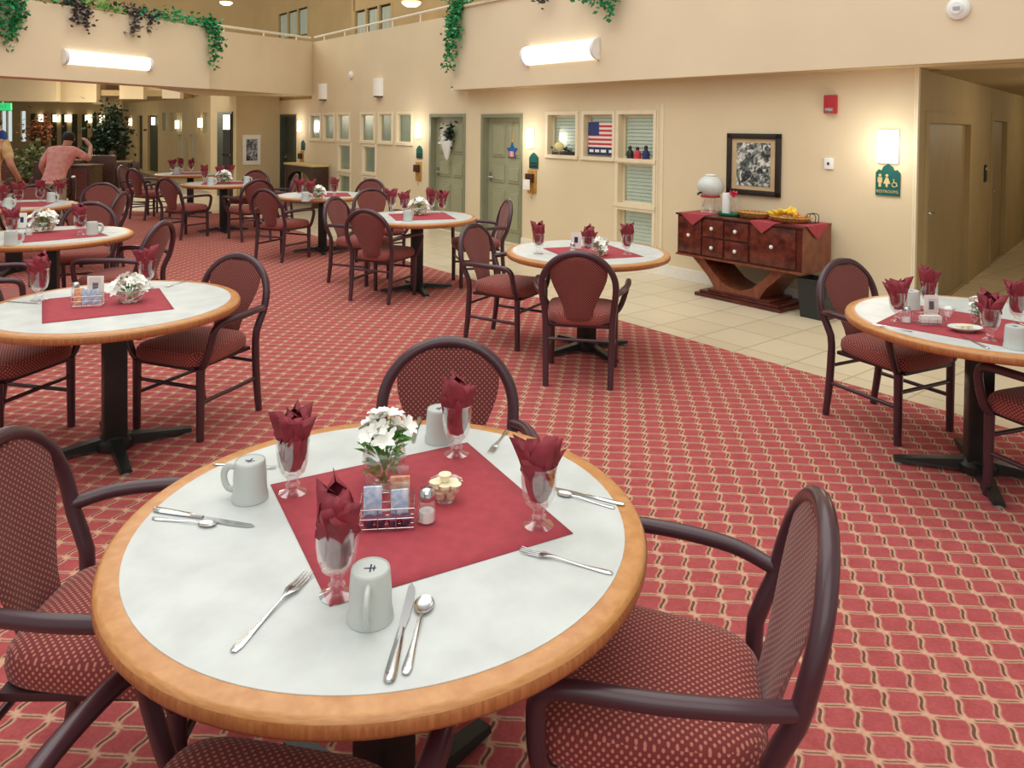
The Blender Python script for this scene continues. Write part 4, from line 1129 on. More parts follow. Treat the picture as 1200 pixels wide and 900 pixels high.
t = thing('wire_napkin_holder', 'small black wire holder at the right end of the sideboard', 'napkin holder', onsb(.615, .08, .004), AROT)
MB().box(-.045, .045, -.03, .03, 0, .006).build('holder_base', 'frame_black', t)
for y in (-.028, .028): MB().tube([(-.04, y, 0), (-.042, y, .07), (0, y, .085), (.042, y, .07), (.04, y, 0)], .004, 6, smooth=4).build('holder_side', 'frame_black', t)
# bin
t = thing('waste_bin', 'black plastic waste bin beside the sideboard', 'bin', aw(5.90, .40, TZ), AROT)
m = MB(); vs = []
for (k, z) in ((.115, 0), (.14, .33), (.15, .33), (.15, .35), (.135, .35), (.11, .012)):
    vs += [(-k, -k * .8, z), (k, -k * .8, z), (k, k * .8, z), (-k, k * .8, z)]
fs = [(i * 4 + j, i * 4 + (j + 1) % 4, i * 4 + 4 + (j + 1) % 4, i * 4 + 4 + j) for i in range(5) for j in range(4)] + [(0, 1, 2, 3), (20, 21, 22, 23)]
m.add(vs, fs); m.build('bin_body', 'bin_black', t, smooth=False)
m = MB(); m.tube([(-.14, -.112, .345), (.14, -.112, .345), (.14, .112, .345), (-.14, .112, .345)], .008, 6, closed=True); m.build('bin_rim', 'frame_black', t)

# ------------------------------------------------------------------ things on the doors' wall
def sconce(x, y, label, h=.2, w=.075, off=None):
    s, z = onwall(x, y)
    t = thing('wall_sconce', label, 'wall lamp', aw(s, 0, z), AROT, 'wall sconces')
    m = MB(); pr = [(w * math.cos(a), -w * .9 * math.sin(a)) for a in [PI * k / 12 for k in range(13)]]
    m.prism(pr, -h / 2, h / 2); m.build('shade', 'lamp_white', t, ang=40)
    MB().box(-w - .01, w + .01, -.012, 0, -h / 2 - .02, h / 2 + .02, bev=.003).build('back_plate', 'white_plastic', t)
    L = bpy.data.lights.new('sconce_light', 'POINT'); L.energy = 6; L.color = (1, .94, .85); L.shadow_soft_size = .12; L.specular_factor = .05
    lo = bpy.data.objects.new('sconce_light', L); COL.objects.link(lo); lo.location = aw(s, .28, z)
sconce(622, 162, 'lit white wall sconce between the right green door and the flag window', .24, .07)
sconce(491, 153, 'lit white wall sconce left of the left green door', .24, .07)
sconce(352, 148, 'lit white wall sconce beside the dark door at the end of the wall', .24, .07)
sconce(1041, 172, 'lit white wall sconce above the restroom sign', .26, .085)
for x, y, lb in ((154, 143, 'leftmost'), (181, 142, 'second'), (209, 146, 'third'), (236, 144, 'rightmost')):
    s, z = onwall(x, y); t = thing('wall_sconce', '%s small lit sconce on the far wall beyond the picture' % lb, 'wall lamp', aw(s, .0, z), AROT, 'small sconces on the far wall')
    MB().prism([(.1 * math.cos(PI * k / 8), -.1 * math.sin(PI * k / 8)) for k in range(9)], -.13, .13).build('shade', 'lamp_soft', t)
for k, x in enumerate((46, 63, 77, 101, 118)):
    t = thing('wall_sconce', 'small warm sconce on the back wall of the far sitting area, number %s from left' % ('one', 'two', 'three', 'four', 'five')[k], 'wall lamp', (fx(x, 29.8), 29.98, 1.83), 0, 'sconces of the far sitting area')
    MB().prism([(.13 * math.cos(PI * k / 8), -.13 * math.sin(PI * k / 8)) for k in range(9)], -.14, .14).build('shade', 'lamp_soft', t)
# house-number plaques
def plaque(x, y, label, w=.09, h=.22, mat='plaque_green', mat2='plaque_dark'):
    s, z = onwall(x, y); t = thing('wall_plaque', label, 'plaque', aw(s, 0, z), AROT)
    MB().prism_y([(-w, -h / 2), (w, -h / 2), (w, h * .18), (w * .6, h * .36), (0, h / 2), (-w * .6, h * .36), (-w, h * .18)], -.015, 0).build('plaque_board', mat, t, smooth=False)
    MB().box(-w * .8, w * .8, -.02, -.015, -h * .42, -h * .3).box(-w * .8, w * .8, -.02, -.015, -h * .2, -h * .12).build('name_strip', mat2, t, smooth=False)
plaque(626, 188, 'dark green plaque with pointed top beside the right green door')
plaque(492, 178, 'dark green plaque beside the left green door')
plaque(355.5, 170, 'dark green plaque near the console')
def holder(x, y, label, paper=True):
    s, z = onwall(x, y); t = thing('wall_mail_holder', label, 'mail holder', aw(s, 0, z), AROT)
    MB().box(-.09, .09, -.015, 0, -.17, .15, bev=.004).build('back_board', 'orange_wood', t)
    MB().box(-.08, .05, -.07, -.015, -.02, .1, bev=.004).build('pocket', 'dark_wood', t)
    MB().tube([(.04, -.02, -.17), (.04, -.05, -.2), (.04, -.04, -.24)], .006, 6, smooth=3).build('hook', 'brass', t)
    if paper: MB().box(-.1, .03, -.085, -.072, -.12, .02).build('paper_note', 'paper', t, smooth=False)
holder(624, 212, 'light wooden mail holder with white paper by the right green door')
holder(491, 200, 'light wooden mail holder by the left green door', False)
holder(354, 185, 'light wooden mail holder above the console', False)
# restroom sign
s, z = onwall(1041, 212); t = thing('restroom_sign', 'teal restroom sign with small figures under the right sconce', 'sign', aw(s, 0, z), AROT)
MB().prism_y([(-.105, -.13), (.105, -.13), (.105, .07), (.08, .1), (.055, .09), (.04, .125), (0, .15), (-.04, .125), (-.055, .09), (-.08, .1), (-.105, .07)], -.015, 0).build('sign_board', 'plaque_green', t, smooth=False)
m = MB()
for cx_, kind in ((-.065, 0), (-.005, 1), (.06, 2)):
    if kind < 2:
        m.prism_y([(cx_ + .013 * math.cos(a), .048 + .013 * math.sin(a)) for a in [j * PI / 5 for j in range(10)]], -.02, -.015)
        if kind: m.prism_y([(cx_ - .01, .03), (cx_ + .01, .03), (cx_ + .03, -.025), (cx_ + .01, -.025), (cx_ + .008, -.055), (cx_ - .008, -.055), (cx_ - .01, -.025), (cx_ - .03, -.025)], -.02, -.015)
        else: m.prism_y([(cx_ - .02, .03), (cx_ + .02, .03), (cx_ + .02, -.015), (cx_ + .011, -.015), (cx_ + .011, -.055), (cx_ - .011, -.055), (cx_ - .011, -.015), (cx_ - .02, -.015)], -.02, -.015)
    else:
        m.tube([(cx_ + .02 * math.cos(a), -.018, -.03 + .02 * math.sin(a)) for a in [j * PI / 6 for j in range(12)]], .0035, 6, closed=True)
        m.tube([(cx_ - .005, -.018, .02), (cx_ - .003, -.018, -.012), (cx_ + .018, -.018, -.015), (cx_ + .025, -.018, -.045)], .005, 6)
m.build('pictogram', 'sign_tan', t, smooth=False)
def text(par, s, size, loc, mat, name='lettering'):
    c = bpy.data.curves.new('txt', 'FONT'); c.body = s; c.size = size; c.align_x = 'CENTER'; c.align_y = 'CENTER'; c.extrude = .0008
    o = bpy.data.objects.new('txt', c); COL.objects.link(o)
    bpy.context.view_layer.update(); dg = bpy.context.evaluated_depsgraph_get()
    me = bpy.data.meshes.new_from_object(o.evaluated_get(dg)); bpy.data.objects.remove(o)
    me.materials.clear(); me.materials.append(MATS[mat])
    q = bpy.data.objects.new(name, me); COL.objects.link(q); q.parent = par; q.location = loc; q.rotation_euler = (PI / 2, 0, 0)
    return q
text(t, 'RESTROOMS', .034, (0, -.018, -.095), 'sign_tan')
# fire alarm, switch, thermostat
s, z = onwall(975, 122); t = thing('fire_alarm', 'red fire alarm strobe high on the wall right of the painting', 'fire alarm', aw(s, 0, z), AROT)
MB().box(-.058, .058, -.05, 0, -.09, .085, bev=.01).build('housing', 'alarm_red', t)
MB().box(-.045, .045, -.062, -.05, -.085, -.035, bev=.006).build('strobe_lens', 'clear_plastic', t)
text(t, 'FIRE', .038, (0, -.0535, -.055), 'white_plastic')
s, z = onwall(972, 192); t = thing('thermostat', 'small white thermostat below the fire alarm', 'thermostat', aw(s, 0, z), AROT)
MB().box(-.042, .042, -.022, 0, -.05, .055, bev=.006).build('cover', 'white_plastic', t)
MB().box(-.01, .01, -.026, -.022, -.01, .015).build('dial', 'frame_black', t)
# framed painting
s0_, zt = onwall(854, 156); s1_, _ = onwall(916, 190); zb = onwall(885, 229)[1]; zt = onwall(885, 156.5)[1]
wd, hh = (s1_ - s0_) / 2, (zt - zb) / 2
t = thing('framed_painting', 'dark framed winter scene painting above the sideboard', 'painting', aw((s0_ + s1_) / 2, 0, (zt + zb) / 2), AROT)
m = MB(); fwid = .055
m.box(-wd, -wd + fwid, -.035, 0, -hh, hh, bev=.006).box(wd - fwid, wd, -.035, 0, -hh, hh, bev=.006).box(-wd, wd, -.035, 0, hh - fwid, hh, bev=.006).box(-wd, wd, -.035, 0, -hh, -hh + fwid, bev=.006); m.build('frame', 'frame_black', t)
MB().box(-wd + .05, wd - .05, -.016, 0, -hh + .05, hh - .05).build('mat_board', 'mat_board', t, smooth=False)
MB().box(-wd + .115, wd - .115, -.02, -.016, -hh + .095, hh - .095).build('picture', 'art_winter', t, smooth=False)
# star wreath on right green door, basket on left green door
s, z = onwall(596, 177); t = thing('star_wreath', 'blue and red star decoration hanging on the right green door', 'door decoration', aw(s, -.086, z), AROT)
pts = []
for k in range(10):
    r_ = .125 if k % 2 == 0 else .062; a = PI / 2 + k * PI / 5; pts.append((r_ * math.cos(a), r_ * math.sin(a)))
MB().prism_y(pts, -.03, -.01).build('star', 'star_blue', t, smooth=False)
m = MB()
for k, x in enumerate((-.05, -.02, .01, .04)): m.box(x, x + .018, -.034, -.03, -.085, -.005)
m.build('stripe', 'star_red', t, smooth=False)
m = MB()
for k, x in enumerate((-.032, -.002, .028)): m.box(x, x + .012, -.034, -.03, -.08, -.005)
m.build('stripe', 'paper', t, smooth=False)
MB().tube([(0, -.015, .12), (0, -.012, .2), (0, -.006, .3), (0, -.005, .42)], .008, 6).build('hanger', 'brass', t)
s, z = onwall(523, 165); t = thing('hanging_flower_basket', 'white cone basket with leaves and white flowers on the left green door', 'door decoration', aw(s, -.086, z), AROT); t.scale = (1.35,) * 3
MB().lathe([(0, -.26), (.03, -.2), (.085, -.03), (.09, .0), (.075, .0), (.02, -.18), (0, -.2)], 16, c=(.03, -.075, 0), sy=.7).build('cone_basket', 'white_plastic', t, ang=60)
m = MB(); r = random.Random(4)
def leaves(m, c, spread, n, size, r, down=0):
    for k in range(n):
        p = Vector(c) + Vector((r.gauss(0, spread[0]), r.gauss(0, spread[1]), r.gauss(0, spread[2])))
        M = Matrix.Translation(p) @ Matrix.Rotation(r.uniform(0, 6.3), 4, 'Z') @ Matrix.Rotation(r.uniform(-1.2, 1.2), 4, 'X') @ Matrix.Rotation(r.uniform(-1, 1), 4, 'Y')
        L = size * r.uniform(.7, 1.3); w = L * .36
        m.add([(0, 0, 0), (L * .45, w, .15 * w), (L, 0, 0), (L * .45, -w, .15 * w), (L * .45, 0, -.1 * w)], [(0, 4, 1), (0, 3, 4), (4, 3, 2), (1, 4, 2)], M)
leaves(m, (.05, -.06, .09), (.05, .015, .06), 70, .06, r); m.build('foliage', 'leaf_dark', t)
m = MB(); leaves(m, (-.06, -.06, .0), (.045, .012, .035), 60, .045, r); m.build('flower', 'petal_white', t)
# flag and things on the window sills
s0_, s1_ = 2.50, 2.98
t = thing('flag', 'striped flag with blue canton hanging in the middle window opening', 'flag', aw(s0_, -.03, 0), AROT)
MB().box(0, .47, .03, .034, 1.43, 1.74).build('stripes', 'flag_stripes', t, smooth=False)
MB().box(0, .19, .026, .031, 1.58, 1.745).build('canton', 'canton', t, smooth=False)
MB().box(0, .47, .026, .034, 1.33, 1.43).build('banner', 'navy', t, smooth=False)
m = MB()
for a, c in ((.03, .10), (.13, .2), (.23, .32), (.37, .46)): m.box(a, c, .022, .026, 1.365, 1.40, bev=.001)
m.build('banner_marks', 'paper', t, smooth=False)
o = thing('sill_plant', 'dark low plant on the left window sill beside the flag', 'plant', aw(2.0, -.06, 1.31), AROT)
MB().box(-.16, .30, -.03, .02, 0, .05, bev=.006).build('planter', 'frame_black', o)
m = MB(); leaves(m, (.05, 0, .07), (.1, .008, .02), 60, .035, R); m.build('foliage', 'leaf_dark', o)
o = thing('sill_globe', 'pale round globe on the left window sill', 'ornament', aw(2.05, .03, 1.285), AROT)
MB().ball((0, -.0, .14), .062, seg=16, ring=10).build('globe', 'petal_yellow', o, ang=80); MB().lathe([(0, .02), (.03, .02), (.012, .03), (.012, .09), (0, .09)], 12).build('globe_stand', 'clear_plastic', o)
for k, (ds, hh_) in enumerate(((3.22, .15), (3.34, .14), (3.47, .16))):
    o = thing('figurine', '%s dark little figurine on the right window sill' % ('leftmost', 'middle', 'rightmost')[k], 'figurine', aw(ds, -.055, 1.31), AROT)
    MB().lathe([(0, 0), (.045, 0), (.04, .02), (.05, .06), (.022, hh_ * .7), (.018, hh_ * .75)], 10).build('figurine_body', ('plaque_dark', 'star_red', 'navy')[k], o, ang=60)
    MB().ball((0, 0, hh_ * .86), .025).build('figurine_head', 'frame_black', o)
# upper wall lights, smoke detector, camera, strobe
for x, y, lb in ((380, 108, 'left'), (445, 103, 'right')):
    s, z = onwall(x, y); t = thing('wall_uplight', '%s of two plain uplights on the blank wall above the curtained windows' % lb, 'wall lamp', aw(s, 0, z), AROT)
    MB().prism([(.13 * math.cos(a), -.12 * math.sin(a)) for a in [PI * k / 10 for k in range(11)]], -.15, .17).build('shade', 'white_paint', t, ang=40)
    MB().prism([(.12 * math.cos(a), -.11 * math.sin(a)) for a in [PI * k / 10 for k in range(11)]], -.17, -.15).build('shade_bottom', 'dark_wood', t, ang=40)
s, z = onwall(412, 88); t = thing('smoke_detector', 'small round white detector on the blank wall between the uplights', 'smoke detector', aw(s, 0, z), AROT)
M = Matrix.Rotation(PI / 2, 4, 'X'); MB().lathe([(0, 0), (.07, 0), (.07, .03), (.04, .05), (0, .05)], 20, mat=M).build('detector_body', 'white_plastic', t, ang=50)
s, z = onwall(541, 103); t = thing('security_camera', 'tiny white device at the left end of the gallery underside', 'camera', aw(s, .0, z), AROT)
MB().box(-.1, .06, -.12, 0, -.05, .03, bev=.01).build('camera_body', 'white_plastic', t); MB().box(-.1, -.02, -.13, -.12, .0, .02).build('camera_lens', 'frame_black', t)
s, z = onwall(1124, 10, off=-GD); t = thing('smoke_detector', 'round white detector at the top right of the gallery front', 'smoke detector', aw(s, GD, z), AROT)
MB().lathe([(0, 0), (.085, 0), (.09, .02), (.08, .035), (.05, .045), (.045, .06), (0, .062)], 24, mat=M).build('detector_body', 'white_plastic', t, ang=50)
MB().box(-.02, .03, -.07, -.06, -.015, .01).build('detector_lens', 'steel', t)
# long barrel light on the right gallery
s0_, z0_ = onwall(618, 66, off=-GD); s1_, z1_ = onwall(703, 59, off=-GD)
def barrel(loc, rz, Ln, rad, label, bulge=1.0):
    t = thing('gallery_light', label, 'wall light', loc, rz)
    def half(r_, x0, x1):
        m = MB(); pr = [(-r_ * bulge * math.sin(a), r_ * math.cos(a)) for a in [PI * k / 14 for k in range(15)]]
        vs = [(x, y, z) for x in (x0, x1) for y, z in pr]; n = len(pr)
        m.add(vs, [(i, i + 1, n + i + 1, n + i) for i in range(n - 1)] + [tuple(range(n)), tuple(range(n, 2 * n)), (0, n, 2 * n - 1, n - 1)]); return m
    half(rad, -Ln / 2 + .04, Ln / 2 - .04).build('diffuser', 'fixture', t, ang=40)
    for s_ in (-1, 1): half(rad + .008, s_ * (Ln / 2 - .02) - .022, s_ * (Ln / 2 - .02) + .022).build('end_cap', 'white_plastic', t, ang=40)
    return t
zc = (onwall(660, 49, off=-GD)[1] + onwall(660, 74, off=-GD)[1]) / 2
barrel(aw((s0_ + s1_) / 2, GD + .005, zc), AROT, s1_ - s0_, .125, 'long barrel-shaped wall light on the right gallery front')
def onL(x, y, off=0): return onwall(x, y, L0, LU, off)
s0_, _ = onL(73, 65); s1_, _ = onL(175, 73); zc = (onL(120, 61)[1] + onL(120, 80)[1]) / 2
p = L0 + LU * ((s0_ + s1_) / 2) - LN * .008; barrel((p.x, p.y, zc), LR, s1_ - s0_, .092, 'long bright wall light on the left gallery front', .8)
# ceiling lights of the upper storey
for x, y, lb in ((265, 3, 'left'), (482, 3, 'right')):
    s, z = onwall(x, y, off=1.5); t = thing('ceiling_light', '%s round glowing light above the upper gallery' % lb, 'ceiling light', aw(s, -1.5, z), AROT)
    MB().lathe([(0, -.09), (.12, -.08), (.19, -.03), (.2, .0), (.0, .02)], 20).build('globe', 'lamp_soft', t, ang=60)
    MB().lathe([(0, .02), (.22, .02), (.22, .05), (.02, .07), (.02, .9), (0, .9)], 20).build('ceiling_mount', 'wall_upper', t, ang=30)
# small picture on the end block
EU = (P1 - P2).normalized(); ER = math.atan2(EU.y, EU.x)
sa, _ = onwall(284, 175, P2, EU); sc_, _ = onwall(305, 175, P2, EU); za = onwall(295, 193, P2, EU)[1]; zb = onwall(295, 158, P2, EU)[1]
p = P2 + EU * ((sa + sc_) / 2); w, h = abs(sc_ - sa) / 2, (zb - za) / 2
t = thing('framed_picture', 'small white framed picture on the wall at the end of the room', 'picture', (p.x, p.y, (za + zb) / 2), ER)
MB().box(-w, w, -.03, 0, -h, h, bev=.006).build('frame', 'white_paint', t); MB().box(-w * .62, w * .62, -.034, -.03, -h * .72, h * .72).build('picture', 'art_small', t, smooth=False)
# console
s0_, s1_ = -6.2, -4.86
t = thing('console_table', 'dark wooden console with arched opening below the curtained windows', 'console table', aw((s0_ + s1_) / 2, .22, TZ), AROT)
w = (s1_ - s0_) / 2
MB().box(-w - .03, w + .03, -.2, .18, .83, .87, bev=.006).build('top', 'sign_tan', t)
for s_ in (-1, 1): MB().box(s_ * w - .04, s_ * w + .04, -.17, .17, 0, .83, bev=.006).build('side_panel', 'dark_wood', t)
pts = [(-w, .83), (-w, .45)] + [(-.9 * w * math.cos(PI * k / 12), .45 + .26 * math.sin(PI * k / 12)) for k in range(13)] + [(w, .45), (w, .83)]
MB().prism_y(pts, -.16, -.12).build('arched_apron', 'dark_wood', t, smooth=False)
MB().box(-w, w, -.1, .15, .2, .22).build('shelf', 'dark_wood', t, smooth=False)
# door plaque and latch details in the passage
s, z = onhall(1154, 203); p = HC + HU * s; t = thing('door_sign', 'small dark green door sign in the dim passage on the right', 'sign', (p.x, p.y, z), hr)
MB().prism_y([(-.07, -.1), (.07, -.1), (.07, .06), (.04, .1), (-.04, .1), (-.07, .06)], -.015, 0).build('sign_board', 'plaque_dark', t, smooth=False)
MB().box(-.04, .04, -.02, -.015, .04, .07).build('sign_mark', 'sign_tan', t, smooth=False)
s, z = onhall(1137, 168); p = HC + HU * s; t = thing('light_switch', 'small switch plate between the two doors of the passage', 'switch', (p.x, p.y, z), hr)
MB().box(-.03, .03, -.012, 0, -.06, .06, bev=.003).build('plate', 'hall_door', t)
t = thing('sprinkler_head', 'small sprinkler head under the passage ceiling at the right edge', 'sprinkler', (5.35, 7.9, SOF)) 
MB().lathe([(0, 0), (.04, 0), (.04, -.01), (.01, -.015), (.01, -.07), (.025, -.075), (0, -.08)], 12).build('sprinkler_body', 'steel', t)

# ------------------------------------------------------------------ trailing vines on the galleries
def vine(label, mat, base, ax, L, drops, n, size, seed, name='trailing_vine', rise=.06):
    r = random.Random(seed); t = thing(name, label, 'plant', base, 0)
    m = MB(); st = MB()
    leaves(m, (0, 0, rise), (L * .35 * abs(ax[0]) + .03, L * .35 * abs(ax[1]) + .03, .05), n, size, r)
    for (d, h) in drops:
        o_ = Vector((ax[0] * d, ax[1] * d, 0)); pts = []
        out = Vector((ax[1], -ax[0], 0)) * .10
        for k in range(7):
            f = k / 6; pts.append(o_ + out * min(1, f * 4) * 1.0 + Vector((ax[0], ax[1], 0)) * (.08 * h * math.sin(f * 4 + d)) + Vector((0, 0, .04 - h * f)))
        st.tube(pts, .004, 5)
        for q in pts:
            leaves(m, tuple(q), (.04, .04, .05), int(n * .10 * h / .5) + 4, size * (1.0), r)
    st.build('stem', mat, t); m.build('foliage', mat, t, smooth=False)
    return t
def onLtop(x, y): s, z = onL(x, y); p = L0 + LU * s; return Vector((p.x, p.y, 3.19)), s
ax = (LU.x, LU.y)
for x, lb, mat, L, drops, n, size in ((8, 'green vine hanging thickly at the top left corner', 'leaf_green', .5, ((-.15, .5), (0, .6), (.12, .4), (-.3, .55)), 160, .07),
        (55, 'bare green tuft along the left gallery edge', 'leaf_green', .6, (), 90, .06),
        (90, 'dark purple vine drooping over the left gallery, nearer one', 'leaf_purple', .35, ((-.05, .25), (.1, .3)), 110, .065),
        (125, 'bright yellow green tuft on the left gallery edge', 'leaf_bright', .5, (), 110, .06),
        (158, 'dark purple vine drooping over the left gallery, farther one', 'leaf_purple', .6, ((-.05, .3), (.25, .15)), 120, .065),
        (195, 'mid green vine along the left gallery edge', 'leaf_green', .8, (), 170, .065),
        (228, 'green vine on the left gallery edge before the corner', 'leaf_green', .6, ((.2, .1),), 120, .065)):
    p, s = onLtop(x, 12); vine(lb, mat, tuple(p + Vector((LN.x, LN.y, 0)) * .05), ax, L, drops, n, size, int(x) + 1)
p = L1; vine('green vine hanging down at the corner of the left gallery', 'leaf_green', (p.x + .02, p.y - .02, 3.19), ax, .2, ((0, .62), (.06, .5), (-.06, .3)), 70, .075, 99)
s, z = onwall(540, 10, off=-GD)
p = aw(s, GD + .03, 3.47); vine('green vine hanging at the left end of the right gallery', 'leaf_green', tuple(p), (AU.x, AU.y), .25, ((-.12, .75), (-.03, .5), (.06, .3), (-.05, .95)), 120, .075, 41)
p = aw(s + .6, GD - .07, 3.50); vine('green tuft along the top edge of the right gallery', 'leaf_green', tuple(p), (AU.x, AU.y), .8, (), 80, .07, 43)
s, z = onwall(705, 0, off=-GD)
p = aw(s, GD + .05, 3.47); vine('green vine drooping above the right end of the barrel light', 'leaf_green', tuple(p), (AU.x, AU.y), .4, ((.0, .3), (.18, .4), (.3, .5), (-.15, .25)), 120, .07, 42)
s, z = onwall(645, 0, off=-GD)
p = aw(s, GD + .05, 3.47); vine('dark purple sprig hanging above the barrel light', 'leaf_purple', tuple(p), (AU.x, AU.y), .1, ((0, .25),), 20, .07, 44)

# ------------------------------------------------------------------ far sitting area
def fpos(px, d, z=0): return Vector((fx(px, d), d, z))
t = thing('potted_tree', 'tall dark leafy tree in the far sitting area', 'tree', fpos(130, 20.6, 0))
MB().lathe([(0, 0), (.22, 0), (.28, .35), (.25, .35), (.2, .3), (0, .3)], 18).build('pot', 'dark_wood', t, ang=50)
MB().tube([(0, 0, .25), (.03, 0, .8), (-.02, .02, 1.4), (0, 0, 1.8)], [.04, .03, .02, .015], 8, smooth=3).build('trunk', 'bark', t)
m = MB(); r = random.Random(11)
leaves(m, (0, 0, 1.25), (.25, .25, .32), 900, .12, r); leaves(m, (-.35, 0, .95), (.2, .2, .15), 350, .12, r); leaves(m, (.05, 0, 1.8), (.12, .12, .2), 200, .11, r)
m.build('foliage', 'leaf_dark', t, smooth=False)
t = thing('potted_plant', 'yellow green bushy plant behind the person in pink', 'plant', fpos(41, 15.6, 0))
MB().lathe([(0, 0), (.2, 0), (.26, .4), (.22, .4), (0, .35)], 18).build('pot', 'terracotta', t, ang=50)
m = MB(); leaves(m, (0, 0, .85), (.2, .2, .17), 420, .12, r); m.build('foliage', 'leaf_olive', t, smooth=False)
t = thing('flower_arrangement', 'tall orange autumn flower arrangement far behind', 'plant', fpos(46, 26, 0))
MB().lathe([(0, 0), (.15, 0), (.2, .6), (.1, .8), (0, .8)], 16).build('vase', 'dark_wood', t, ang=50)
m = MB(); leaves(m, (0, 0, 1.40), (.22, .2, .22), 350, .12, r); m.build('foliage', 'terracotta', t, smooth=False)
def dark_cabinet(px, d, w, h, label):
    t = thing('low_cabinet', label, 'cabinet', fpos(px, d))
    MB().box(-w / 2, w / 2, -.25, .25, 0, h, bev=.01).build('body', 'dark_wood', t); MB().box(-w / 2 - .02, w / 2 + .02, -.27, .27, h, h + .03).build('top', 'bark', t)
    MB().box(-w / 2 + .04, w / 2 - .04, -.262, -.25, .06, h - .05).build('door_panel', 'cherry', t)
dark_cabinet(101, 16.2, .42, .75, 'dark wooden cabinet right of the person in pink')
dark_cabinet(8, 18, 1.1, .8, 'long dark wooden counter at the far left')
dark_cabinet(72, 18.2, 1.2, .75, 'dark cabinet behind the person in pink')
def sofa_table(px, d, label, w=.9):
    t = thing('square_table', label, 'table', fpos(px, d), .4, 'dark tables of the far sitting area')
    MB().box(-w / 2, w / 2, -w / 2, w / 2, .70, .74, bev=.01).build('tabletop', 'bark', t)
    for sx in (-1, 1):
        for sy in (-1, 1): MB().box(sx * w * .42 - .03, sx * w * .42 + .03, sy * w * .42 - .03, sy * w * .42 + .03, 0, .70).build('leg', 'dark_wood', t, smooth=False)
sofa_table(132, 18.4, 'dark square table under the tall leafy tree'); sofa_table(104, 22.4, 'dark square table behind the low cabinet'); sofa_table(26, 21.5, 'dark square table at the far left'); sofa_table(62, 23.4, 'dark square table in the very back', 1.1)
def armchair():
    t = thing('lounge_chair', 'c', 'chair')
    MB().box(-.3, .3, -.28, .3, .25, .45, bev=.04).build('seat', 'dark_wood', t); MB().box(-.3, .3, -.36, -.24, .3, .95, bev=.04).build('backrest', 'dark_wood', t)
    for s_ in (-1, 1):
        MB().box(s_ * .33 - .04, s_ * .33 + .04, -.3, .3, .2, .64, bev=.02).build('armrest', 'dark_wood', t)
        for y in (-.26, .26): MB().tube([(s_ * .28, y, 0), (s_ * .28, y, .26)], .025, 8).build('leg', 'frame_black', t)
    return t
lc = Proto(armchair())
for k, (px, d, a, lb) in enumerate(((147, 19.8, -1.2, 'dark lounge chair right of the tree table'), (126, 17.2, .1, 'dark lounge chair in front of the tree'), (76, 20.6, 2.0, 'dark lounge chair behind the low cabinet'), (46, 20.3, 1.3, 'dark lounge chair at the far left table'), (5, 20.1, -1.3, 'dark lounge chair at the left picture edge'), (128, 24.2, 2.8, 'dark lounge chair far behind the tree'), (62, 14.3, .5, 'dark lounge chair left of the person in pink'))):
    lc.put(fpos(px, d), a, lb, 'dark lounge chairs of the far sitting area')
t = thing('exit_sign', 'green lit exit sign at the far left', 'sign', fpos(3, 24, 2.15)); MB().box(-.28, .28, -.04, .04, -.12, .12, bev=.01).build('sign_box', 'exit_green', t); text(t, 'EXIT', .17, (0, -.045, 0), 'white_plastic')
MB().box(-.02, .02, -.02, .02, .12, .3).build('bracket', 'white_plastic', t)

# ------------------------------------------------------------------ people
def skinmesh(name, mat, verts, edges, radii, parent, root=0, sub=2):
    me = bpy.data.meshes.new(name); me.from_pydata(verts, edges, []); me.update()
    o = bpy.data.objects.new(name, me); COL.objects.link(o)
    md = o.modifiers.new('skin', 'SKIN'); md.use_smooth_shade = True
    sv = me.skin_vertices[0].data
    for i, r_ in enumerate(radii): sv[i].radius = (r_, r_) if not isinstance(r_, tuple) else r_; sv[i].use_root = (i == root)
    s = o.modifiers.new('sub', 'SUBSURF'); s.levels = sub; s.render_levels = sub
    bpy.context.view_layer.update(); dg = bpy.context.evaluated_depsgraph_get()
    m2 = bpy.data.meshes.new_from_object(o.evaluated_get(dg)); bpy.data.objects.remove(o)
    m2.materials.clear(); m2.materials.append(MATS[mat]); m2.polygons.foreach_set('use_smooth', [True] * len(m2.polygons))
    q = bpy.data.objects.new(name, m2); COL.objects.link(q); q.parent = parent
    return q
